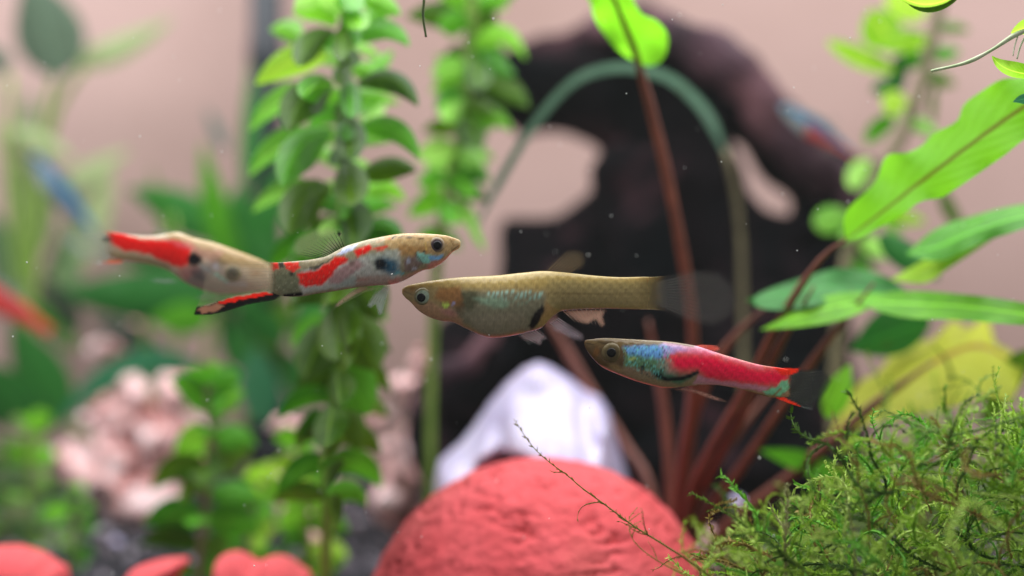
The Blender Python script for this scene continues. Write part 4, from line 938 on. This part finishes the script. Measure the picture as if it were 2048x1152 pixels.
# --- the plain female
def fish_c():
    z = lambda u, v: (780+.3516*u, 470+.3516*v)
    top = [z(68, 318), z(72, 304), z(92, 290), z(130, 280), z(250, 258), z(400, 241), z(600, 230), z(760, 214), z(870, 205), z(1000, 214), z(1150, 230), z(1300, 240), z(1440, 238), z(1500, 238), z(1575, 232)]
    bot = [z(68, 324), z(72, 338), z(92, 362), z(115, 380), z(165, 432), z(230, 470), z(300, 490), z(355, 495), z(430, 530), z(530, 574), z(600, 584), z(700, 572), z(800, 548), z(860, 528), z(900, 490), z(945, 450), z(1000, 428), z(1200, 418), z(1400, 422), z(1490, 424), z(1575, 432)]
    def paint(p):
        Z = lambda *a: [z(*q) for q in a]
        p.poly(Z((60, 200), (1600, 180), (1600, 300), (60, 300)), C(166, 142, 78), 16, .8)
        p.poly(Z((900, 260), (1600, 270), (1600, 440), (900, 440)), C(150, 134, 86), 14, .7)
        p.poly(Z((380, 320), (560, 320), (880, 330), (880, 420), (780, 540), (560, 570), (420, 500), (360, 420)), C(124, 122, 100), 14, .9)
        p.poly(Z((440, 460), (760, 440), (800, 530), (600, 580), (480, 540)), C(150, 140, 116), 12, .7)
        p.poly(Z((390, 330), (480, 310), (520, 370), (460, 430), (400, 400)), C(72, 74, 48), 10, .8)
        p.poly(Z((280, 300), (400, 290), (420, 400), (380, 420), (260, 360)), C(150, 98, 48), 12, .8)
        p.blob(*z(400, 420), 16, 22, C(96, 74, 46), .9, -20, .7)
        p.poly(Z((480, 360), (580, 340), (680, 380), (660, 410), (560, 410)), C(132, 160, 132), 9, .85)
        for i in range(12):
            x = 560+i*27; y = 330-(i % 3)*3+ (2 if i > 6 else 0)
            p.blob(*z(x, y), 4.6, 5.2, C(168, 206, 190), .7, 20, .8); p.blob(*z(x-6, y+26), 4.4, 5, C(140, 182, 166), .7, 20, .8)
            if i < 9: p.blob(*z(x+4, y+54), 4.2, 4.6, C(128, 150, 126), .7, 20, .6)
        for i in range(9): p.blob(*z(600+i*28, 300), 3.4, 2.6, C(112, 92, 46), .8, 0, .6)
        p.poly(Z((860, 400), (890, 415), (850, 500), (800, 535), (785, 510), (820, 440)), C(28, 20, 18), 6)
        p.poly(Z((880, 380), (960, 430), (900, 500), (860, 520), (850, 500), (880, 430)), C(176, 136, 84), 8, .7)
        p.poly(Z((100, 380), (240, 380), (420, 480), (420, 520), (200, 480)), C(180, 138, 106), 12, .8)
        p.blob(*z(340, 440), 26, 13, C(186, 128, 122), .9, 15, .8)
        p.blob(*z(322, 396), 8, 5.6, C(188, 214, 92), .5); p.blob(*z(362, 394), 7, 3.6, C(168, 172, 220), .6)
        p.line(Z((350, 500), (530, 580), (620, 592), (760, 566)), 6, C(206, 142, 118), 5, .8)  # pink bounce from the dome painted under the belly
        p.line(Z((900, 330), (1200, 335), (1500, 335)), 3, C(120, 100, 58), 4, .6); p.line(Z((80, 318), (130, 340)), 2, C(110, 86, 56), 3, .7)
        p.blob(*z(130, 310), 6, 10, C(150, 110, 60), .8, 0, .6)
    fins = [dict(name='dorsal_fin', poly=[(1084, 543), (1098, 528), (1116, 512), (1134, 500), (1150, 497), (1166, 502), (1174, 516), (1168, 536), (1150, 546), (1120, 546)], base=(1108, 545), col=(120, 104, 78), alpha=.4, soft=12, rays=fan((1094, 543), (1136, 547), (1138, 500), (1170, 524), 8, .9), raycol=(140, 118, 84), rayalpha=.4),
            dict(name='anal_fin', poly=[(1118, 620), (1135, 617), (1165, 616), (1200, 616), (1214, 618), (1208, 634), (1212, 650), (1202, 656), (1190, 642), (1176, 650), (1158, 646), (1138, 634)], base=(1160, 617), col=(200, 160, 140), alpha=.75, soft=8, n=80, rays=fan((1125, 620), (1200, 618), (1150, 644), (1206, 652), 9, .8), raycol=(222, 194, 180), rayalpha=.6),
            dict(name='pelvic_fin', poly=[(1030, 668), (1050, 660), (1074, 656), (1090, 668), (1096, 680), (1086, 680), (1082, 692), (1068, 686), (1048, 682)], base=(1050, 662), col=(196, 178, 184), alpha=.6, soft=7, off=-6, lean=-.1, rays=fan((1040, 668), (1070, 660), (1078, 690), (1092, 678), 6, .8), raycol=(226, 216, 222), rayalpha=.6),
            dict(name='pelvic_fin', poly=[(1092, 644), (1108, 632), (1126, 640), (1146, 656), (1168, 668), (1172, 680), (1158, 684), (1136, 676), (1108, 664)], base=(1102, 640), col=(160, 148, 158), alpha=.55, soft=9, off=6, lean=.1, rays=fan((1100, 646), (1116, 636), (1150, 682), (1168, 670), 6, .8), raycol=(186, 172, 180), rayalpha=.5),
            dict(name='caudal_fin', poly=[(1300, 560), (1340, 546), (1390, 536), (1440, 540), (1470, 566), (1478, 600), (1466, 636), (1430, 656), (1380, 648), (1330, 626), (1298, 612)], base=(1312, 586), col=(84, 82, 80), alpha=.42, soft=16, n=80, step=6, rays=fan((1314, 566), (1314, 608), (1420, 540), (1420, 652), 13, .9), raycol=(130, 130, 120), rayalpha=.14),
            dict(name='pectoral_fin', poly=[(902, 618), (920, 606), (950, 604), (966, 614), (950, 628), (920, 630)], base=(904, 618), col=(176, 168, 140), alpha=.16, off=-26, lean=-.12)]
    fish('plain olive gold female guppy with a round belly and dark patch near its vent', top, bot, .131, paint, (847, 593, 17.5, 8.6, C(128, 120, 84), C(150, 166, 146), (844, 595)), .66, 0.0, fins=fins, tail_fade=60, base=(158, 138, 92), skin=M_body_scaled)
fish_c()

# --- the crimson male
def fish_d():
    z = lambda u, v: (1140+.2734*u, 640+.2734*v)
    top = [z(106, 168), z(109, 152), z(122, 145), z(150, 142), z(250, 132), z(450, 140), z(700, 155), z(850, 175), z(950, 196), z(1100, 246), z(1250, 291), z(1400, 330), z(1550, 352), z(1620, 372)]
    bot = [z(106, 176), z(109, 192), z(122, 218), z(150, 260), z(230, 340), z(350, 396), z(500, 452), z(650, 490), z(740, 497), z(900, 480), z(1050, 474), z(1250, 506), z(1440, 560), z(1520, 566), z(1620, 560)]
    def paint(p):
        Z = lambda *a: [z(*q) for q in a]
        p.poly(Z((80, 100), (420, 100), (400, 330), (300, 380), (80, 260)), C(98, 76, 46), 10)
        p.poly(Z((80, 100), (700, 120), (900, 170), (900, 200), (500, 190), (80, 180)), C(104, 84, 50), 9)
        p.poly(Z((240, 340), (700, 440), (760, 500), (600, 500), (300, 400)), C(150, 128, 98), 10)
        p.poly(Z((680, 160), (980, 190), (1100, 240), (1000, 260), (760, 230), (660, 210)), C(206, 150, 176), 8)
        p.poly(Z((390, 190), (700, 180), (760, 230), (680, 270), (560, 290), (420, 260)), C(104, 158, 216), 8)
        p.poly(Z((640, 180), (800, 190), (860, 220), (700, 250)), C(170, 160, 214), 9, .8)
        p.poly(Z((400, 240), (560, 270), (700, 300), (720, 400), (560, 360), (400, 330)), C(96, 136, 96), 9)
        p.poly(Z((560, 350), (700, 370), (900, 400), (820, 460), (640, 440)), C(62, 112, 90), 8, .9)
        p.poly(Z((640, 280), (740, 280), (780, 370), (700, 390), (620, 330)), C(138, 152, 132), 7, .9)
        CR = C(242, 10, 66)
        p.poly(Z((700, 255), (820, 235), (1000, 240), (1200, 300), (1400, 345), (1600, 355), (1600, 430), (1530, 490), (1400, 490), (1200, 470), (1000, 440), (900, 370), (800, 380), (730, 350)), CR, 30)
        p.line(Z((640, 150), (760, 165), (900, 190)), 5, C(110, 92, 58), 5, .9)
        p.poly(Z((960, 225), (1120, 255), (1400, 330), (1400, 360), (1150, 300)), C(230, 108, 128), 8, .7)
        p.poly(Z((920, 400), (1150, 450), (1450, 490), (1420, 520), (1100, 480), (900, 470)), C(206, 140, 168), 7, .8)
        p.poly(Z((1480, 345), (1660, 345), (1640, 400), (1540, 400)), C(238, 40, 18), 5)
        p.poly(Z((1400, 512), (1500, 500), (1540, 450), (1600, 430), (1610, 500), (1530, 550), (1430, 540)), C(122, 196, 156), 5)
        p.line(Z((1480, 560), (1540, 500)), 4, C(140, 96, 50), 4, .8)
        p.line(Z((610, 385), (700, 430), (800, 425), (860, 405), (920, 378)), 8, C(20, 26, 28), 4); p.blob(*z(520, 345), 8, 5, C(14, 26, 26), .6)
        p.blob(*z(640, 400), 14, 8, C(18, 46, 44), .8, 20, .8); p.line(Z((930, 475), (1100, 485), (1250, 512), (1440, 560)), 3, C(120, 70, 50), 3, .9)
        n = p.n2(.28, 3); m = np.clip((n-.1)*3, 0, 1)*p.sm((poly_dist(p_X(p), p_Y(p), Z((390, 190), (700, 190), (720, 300), (600, 420), (400, 320)))+6)/8)
        p.app(m, C(30, 62, 66), .8)
        n = p.n2(.3, 8); m = np.clip((n-.12)*3, 0, 1)*p.sm((poly_dist(p_X(p), p_Y(p), Z((390, 190), (720, 190), (720, 300), (640, 420), (400, 320)))+6)/8)
        p.app(m, C(116, 206, 196), .8)
        p.blob(*z(450, 280), 10, 5, C(176, 196, 110), .8, 0, .8); p.line(Z((230, 345), (350, 402), (500, 458), (650, 495), (740, 502)), 7, C(214, 134, 108), 5, .85)  # lower belly line paints in the warm bounce from the dome
        p.blob(*z(190, 230), 8, 14, C(130, 84, 34), .8, 0, .7); p.blob(*z(330, 345), 22, 9, C(168, 140, 96), .9, 25, .7); p.blob(*z(250, 160), 26, 5, C(58, 44, 26), .9, 0, .8); p.line(Z((118, 168), (170, 180)), 1.6, C(50, 38, 26), 2, .8)
        p.line(Z((385, 195), (405, 260), (390, 330)), 3, C(120, 140, 90), 3, .7)
        n = p.n2(.4, 12); p.app(np.clip((n-.3)*2, 0, 1)*(Yof(p) < 700), C(60, 46, 28), .5)
    fins = [dict(name='dorsal_fin', poly=[z(900, 188), z(950, 178), z(1040, 182), z(1085, 192), z(1100, 216), z(1060, 232), z(1000, 218)], base=z(930, 195), col=(236, 104, 86), alpha=.8, rays=fan(z(930, 190), z(1000, 215), z(1070, 188), z(1095, 218), 5, .8), raycol=(240, 150, 130)),
            dict(name='gonopodium', poly=[z(745, 490), z(850, 492), z(960, 520), z(1060, 556), z(1150, 596), z(1100, 596), z(1020, 575), z(900, 530), z(780, 508)], base=z(760, 496), col=(172, 128, 116), alpha=.85),
            dict(name='pelvic_fin', poly=[z(700, 492), z(800, 505), z(900, 540), z(960, 552), z(860, 535), z(760, 512)], base=z(710, 495), col=(160, 120, 106), alpha=.6, off=-5),
            dict(name='caudal_fin', poly=[z(1560, 350), z(1700, 350), z(1830, 352), z(1900, 390), z(1925, 450), z(1890, 520), z(1830, 600), z(1770, 660), z(1700, 640), z(1600, 610), z(1480, 562), z(1540, 540), z(1600, 450)], base=z(1590, 460), col=(46, 48, 47), alpha=.97, soft=9, n=90, step=3,
                 paint=lambda p: (p.poly([z(1470, 555), z(1560, 565), z(1690, 625), z(1670, 640), z(1560, 605)], C(240, 50, 22), 3), p.poly([z(1540, 345), z(1700, 345), z(1640, 390), z(1580, 405)], C(240, 46, 20), 3), p.poly([z(1690, 630), z(1740, 632), z(1790, 660), z(1740, 668)], C(170, 180, 184), 4)),
                 afun=lambda X, Y, A: np.maximum(A*np.clip(1.15-np.clip((X-z(1640, 0)[0])/110, 0, 1)*.75, 0, 1), .95*np.clip((np.maximum(poly_dist(X, Y, [z(1470, 550), z(1560, 560), z(1740, 640), z(1670, 650), z(1560, 610)]), poly_dist(X, Y, [z(1540, 340), z(1690, 340), z(1640, 390), z(1580, 405)]))+2)/4, 0, 1)),
                 rays=fan(z(1600, 410), z(1590, 550), z(1860, 370), z(1780, 640), 12, .8), raycol=(120, 124, 112), rayalpha=.4),
            dict(name='pectoral_fin', poly=[z(450, 360), z(520, 380), z(600, 420), z(560, 440), z(480, 410)], base=z(450, 365), col=(150, 150, 120), alpha=.2, off=-20, lean=-.12)]
    fish('crimson male guppy with a blue green shoulder and smoky tail beside the red stalks', top, bot, .130, paint, (1222, 704.8, 20, 9.2, C(108, 94, 62), C(92, 80, 54), (1221, 704)), .6, 0.0, fins=fins, tail_fade=8, base=(150, 126, 100))
def p_X(p): return p.X
def p_Y(p): return p.Y
def Yof(p): return p.Y
_old = painter
def painter(X, Y, base):
    p = _old(X, Y, base); p.X = X; p.Y = Y; return p
fish_d()

# --- neon tetras far behind
def neon(x, y, L, rot, d, lab, flip=1, red=1.0, allred=False):
    f = lambda u, v: (x+flip*(u-.5)*L, y+v*L)
    top = [f(0, 0), f(.06, -.05), f(.2, -.10), f(.42, -.135), f(.65, -.10), f(.85, -.05), f(1, -.045)]
    bot = [f(0, .01), f(.06, .05), f(.2, .10), f(.42, .13), f(.65, .09), f(.85, .045), f(1, .04)]
    def paint(p):
        p.poly([f(-.1, -.2), f(1.1, -.2), f(1.1, -.05), f(.5, -.055), f(-.1, -.02)], C(52, 66, 60), 8)
        p.poly([f(.02, -.04), f(.5, -.085), f(.9, -.055), f(.9, .0), f(.5, -.0), f(.02, .01)], C(24, 104, 146), 5)
        p.poly([f(.36, .0), f(.9, .0), f(1.1, -.04), f(1.1, .06), f(.4, .16)], C(214, 40, 44), 6, red)
        p.poly([f(-.1, .02), f(.36, .02), f(.36, .2), f(-.1, .2)], C(150, 156, 160), 8, .8)
        if allred: p.poly([f(-.1, -.11), f(1.1, -.06), f(1.1, .2), f(-.1, .2)], C(196, 62, 58), 10)
    fins = [dict(name='caudal_fin', poly=[f(.97, -.03), f(1.2, -.13), f(1.14, 0), f(1.2, .13), f(.97, .03)], base=f(1, 0), col=(150, 130, 130), alpha=.35),
            dict(name='dorsal_fin', poly=[f(.45, -.13), f(.56, -.24), f(.66, -.2), f(.6, -.11)], base=f(.5, -.13), col=(140, 140, 140), alpha=.3),
            dict(name='anal_fin', poly=[f(.6, .1), f(.66, .19), f(.84, .09), f(.84, .045)], base=f(.65, .1), col=(150, 130, 130), alpha=.35)]
    for q in fins: q['step'] = 6
    fish(lab, top, bot, d, paint, (f(.1, -.01)[0], f(.1, -.01)[1], L*.045, L*.022, C(120, 160, 170), C(60, 70, 76)), .5, 0, rot=rot, name='neon_tetra', fins=fins, tail_fade=4, nst=60, group='small blue and red fish far behind', base=(110, 116, 116))
neon(1636, 262, 185, 34, .232, 'blurred blue and red tetra beside the right arm of the driftwood', 1, .65)
neon(128, 392, 210, 52, .30, 'blurred tetra showing its blue stripe below the pale yellow green blade', 1, .0)
neon(2, 600, 240, 33, .28, 'blurred fish with a plain red side above the dim green leaves', 1, allred=True)

# ------------------------------------------------------------------ moss
def moss_geo(strands, seed=3):
    rs = random.Random(seed); V = []; F = []; Cc = []
    def strand(pts, r, col, leafy=1.0):
        n = len(pts); o = len(V)
        v, f = tube_data(pts, [r*(1-.7*i/(n-1)) for i in range(n)], 4, o); V.extend(v); F.extend(f); Cc.extend([col]*len(v))
        if leafy <= 0: return
        for i in range(n-1):
            for s in range(int(2*leafy)+1):
                t = rs.random(); p = pts[i].lerp(pts[i+1], t); tg = (pts[i+1]-pts[i]).normalized()
                sd = Vector((rs.gauss(0, 1), rs.gauss(0, 1), rs.gauss(0, 1))); sd -= tg*sd.dot(tg); sd.normalize()
                L = r*rs.uniform(2.6, 4.6); di = (sd+tg*.9).normalized(); wv = di.cross(tg).normalized()*r*.75
                k = len(V); V.extend([p-wv, p+wv, p+di*L*.6+wv*.7, p+di*L, p+di*L*.6-wv*.7]); F.append((k, k+1, k+2, k+3, k+4))
                m = rs.uniform(.8, 1.35); Cc.extend([tuple(min(1, q*m) for q in col)]*5)
    for s in strands: strand(*s)
    return V, F, Cc
def grow(rs, x, y, d, ang, length, step=9, wig=.22, grav=0.0, dd=.0):
    pts = []; n = max(4, int(length/step)); cur = rs.gauss(0, .05); dz = rs.gauss(0, .0003)+dd
    for i in range(n):
        pts.append((x, y, d)); cur = cur*.8+rs.gauss(0, wig*.4); ang += cur+grav
        x += math.cos(ang)*step; y -= math.sin(ang)*step; d += dz; dz = dz*.9+rs.gauss(0, .00025)
    return pts
PAL = [C(96, 138, 26), C(130, 174, 42), C(146, 184, 56), C(166, 190, 92), C(60, 92, 20), C(136, 118, 56), C(104, 170, 50), C(178, 206, 96), C(154, 186, 62)]
def moss():
    rs = random.Random(11); S = []
    bx = [1380, 1450, 1520, 1600, 1680, 1760, 1840, 1920, 2048, 2160]; by = [1160, 1120, 1070, 1035, 985, 900, 860, 850, 840, 830]
    def bound(x): return np.interp(x, bx, by)
    for k in range(480):
        x = 1400+780*rs.random()**.7; b = bound(x); y = b+40+(1260-b)*rs.random()**1.1
        d = rs.uniform(.118, .150) if k < 330 else rs.uniform(.150, .18); r = rs.uniform(2.0, 4.2)*K*d
        ang = math.pi*.5+rs.gauss(.55, .7); L = rs.uniform(90, 380)
        L = min(L, max(45, (y-b)*1.3+30+150*rs.random()**3))
        p = grow(rs, x, y, d, ang, L)
        col = rs.choice(PAL); S.append(([P(*q) for q in p], r, col, rs.choice([1, 1, 1.6, .6])))
        for q in range(rs.choice([0, 1, 1, 2, 3])):
            i = rs.randrange(1, len(p)-1); a2 = math.atan2(-(p[i+1][1]-p[i][1]), p[i+1][0]-p[i][0])+rs.choice((-1, 1))*rs.uniform(.5, 1.1)
            S.append(([P(*w_) for w_ in grow(rs, *p[i], a2, L*rs.uniform(.25, .5), 8)], r*.75, col, 1))
    V, F, Cc = moss_geo(S)
    o = mesh('moss', V, F, M_moss, loc=(P(1800, 0, .134).x, .134, FLOOR), cols=Cc, smooth=False)
    tag(o, 'dense tangle of fine green moss beside the terracotta dome', 'moss', kind='stuff')
    # single sprigs that stand out
    def sprig(pts, r, col, lab, leafy=1.0, side=0, seed=1, name='moss_sprig'):
        q = random.Random(seed); a = resample(pts, max(10, int(sum(math.dist(pts[i][:2], pts[i+1][:2]) for i in range(len(pts)-1))/8)))
        st = [([P(*p) for p in a], r*K*a[0][2], col, leafy)]
        for i in range(side):
            j = q.randrange(len(a)//5, len(a)-2); an = math.atan2(-(a[j+1][1]-a[j][1]), a[j+1][0]-a[j][0])+q.choice((-1, 1))*q.uniform(.4, 1.0)
            st.append(([P(*w_) for w_ in grow(q, *a[j], an, q.uniform(30, 90), 7)], r*.6*K*a[0][2], col, leafy))
        v, f, c = moss_geo(st, seed)
        o = mesh(name, v, f, M_moss, loc=P(*a[0]), cols=c, smooth=False); tag(o, lab, 'moss')
    sprig([(1470, 1190, .122), (1384, 1126, .124), (1314, 1081, .126), (1269, 1053, .1275), (1208, 1008, .129), (1163, 975, .130), (1134, 950, .131), (1101, 926, .132), (1069, 897, .134), (1046, 866, .136), (1028, 838, .138)], 2.8, C(128, 120, 50), 'long thin moss runner trailing across the terracotta dome up to the white shell', .25, 7, 4)
    sprig([(1420, 1170, .122), (1330, 1130, .124), (1270, 1085, .125), (1258, 1040, .126), (1275, 1015, .127)], 1.8, C(132, 134, 52), 'short moss runner hanging over the side of the terracotta dome', .4, 4, 6)
    sprig([(1620, 1150, .12), (1540, 1085, .122), (1460, 1030, .124), (1410, 1000, .125), (1380, 985, .126)], 3.2, C(96, 124, 40), 'stout green moss shoot reaching toward the red stalks', 1.4, 4, 8)
    sprig([(1572, 1150, .122), (1570, 1090, .122), (1574, 1030, .123), (1576, 968, .124)], 3.6, C(140, 140, 92), 'upright pale brown moss shoot with bristly tip', 1.8, 5, 9)
    sprig([(2060, 990, .122), (1960, 960, .122), (1900, 948, .122), (1820, 944, .122), (1740, 952, .123), (1690, 962, .124)], 3.2, C(136, 176, 40), 'smooth bright yellow green strand lying across the moss', .2, 2, 10)
    sprig([(1712, 1160, .12), (1706, 1080, .12), (1696, 1010, .121), (1684, 950, .122)], 3.0, C(136, 142, 88), 'upright dull olive strand standing in the moss', .3, 0, 12)
    sprig([(1900, 800, .18), (1905, 760, .178), (1890, 715, .176), (1866, 690, .176)], 6, C(112, 140, 60), 'bent green shoot in front of the old yellow leaf', .0, 0, 13)
    sprig([(2060, 830, .12), (1990, 850, .12), (1900, 870, .121), (1830, 850, .122), (1770, 822, .123), (1752, 836, .123)], 3.0, C(116, 150, 70), 'curled green moss shoot below the yellow leaf', 1.6, 7, 15)
moss()

# ------------------------------------------------------------------ floating bits at the water surface
def floating():
    t = thing('floating_plant', P(2040, 60, .128), 'yellow green floating leaf with pale thread roots by the large ruffled leaf', 'plant')
    leaf(t, (2090, 150, .128), (1984, 112, .129), 34, L_yellowgreen, (-30, 20), .7, .3, 12, 5)
    leaf(t, (2090, 60, .127), (2022, 66, .128), 40, L_yellowgreen, (0, -14), .6, .2, 12, 5)
    tube('root', [(2090, 40, .128), (2030, 70, .128), (1980, 102, .129), (1930, 126, .13), (1862, 142, .131)], 5.5, 3, M_paleroot, t, 40, 6, wob=.6)
    tube('root', [(2060, 56, .128), (2042, 90, .128), (2034, 118, .128)], 2, 1.6, M_paleroot, t, 16, 5)
    tube('root', [(2040, 60, .128), (2030, 90, .128), (2026, 112, .128)], 1.6, 1.2, M_paleroot, t, 16, 5)
    leaf(t, (2070, 200, .126), (2026, 204, .127), 22, L_teal, (0, -8), .2, .1, 8, 5)
    t = thing('floating_plant', P(1850, 5, .128), 'yellow green floating leaf rim dipping in above the round leaves', 'plant')
    leaf(t, (1930, -22, .127), (1782, -22, .127), 44, L_yellowgreen, (-6, 62), .9, .3, 14, 5)
    leaf(t, (1925, -14, .1275), (1800, -10, .1275), 22, L_olive, (-6, 54), .3, .3, 14, 5)
    r = tube('hanging_root', [(846, -40, .127), (848, 0, .127), (846, 30, .127), (852, 74, .127)], 4.2, 2.2, M_root, None, 30, 6, loc=P(848, 75, .127), wob=.3)
    tag(r, 'single thin dark green root hanging down between the two stem plants', 'root')
M_paleroot = mat_simple('pale_root', [(.3, C(150, 186, 120)), (.7, C(214, 220, 190))], 600, .6)
M_root = mat_simple('dark_root', [(.3, C(48, 66, 26)), (.7, C(86, 104, 44))], 600, .6)
floating()

def specks():
    V = []; F = []; rs = random.Random(5)
    oc = [(1, 0, 0), (-1, 0, 0), (0, 1, 0), (0, -1, 0), (0, 0, 1), (0, 0, -1)]; of = [(0, 2, 4), (2, 1, 4), (1, 3, 4), (3, 0, 4), (2, 0, 5), (1, 2, 5), (3, 1, 5), (0, 3, 5)]
    for k in range(150):
        d = rs.uniform(.112, .16); p = P(rs.uniform(0, 2048), rs.uniform(0, 1152), d); r = rs.uniform(.7, 2.0)*K*d
        o = len(V); V += [tuple(p+Vector(q)*r*rs.uniform(.7, 1.4)) for q in oc]; F += [tuple(i+o for i in f) for f in of]
    o = mesh('water_specks', V, F, M_speck); tag(o, 'tiny pale specks drifting in the clear water', 'specks', kind='stuff')
specks()


# ------------------------------------------------------------------ slightly milky water
def haze():
    n = N('milky_water'); v = n.add('ShaderNodeVolumePrincipled')
    v.inputs['Color'].default_value = (.9, .93, .9, 1); v.inputs['Density'].default_value = 0.04
    n.l(v.outputs[0], n.out.inputs['Volume'])
    x0, x1, y0, y1, z0, z1 = -.34, .34, -.05, .40, FLOOR-1, .145
    V = [(x, y, z) for z in (z0, z1) for y in (y0, y1) for x in (x0, x1)]
    F = [(0, 2, 3, 1), (4, 5, 7, 6), (0, 1, 5, 4), (2, 6, 7, 3), (0, 4, 6, 2), (1, 3, 7, 5)]
    o = mesh('haze', V, F, n.m, smooth=False); tag(o, 'slightly milky tank water', 'haze', kind='stuff')
haze()
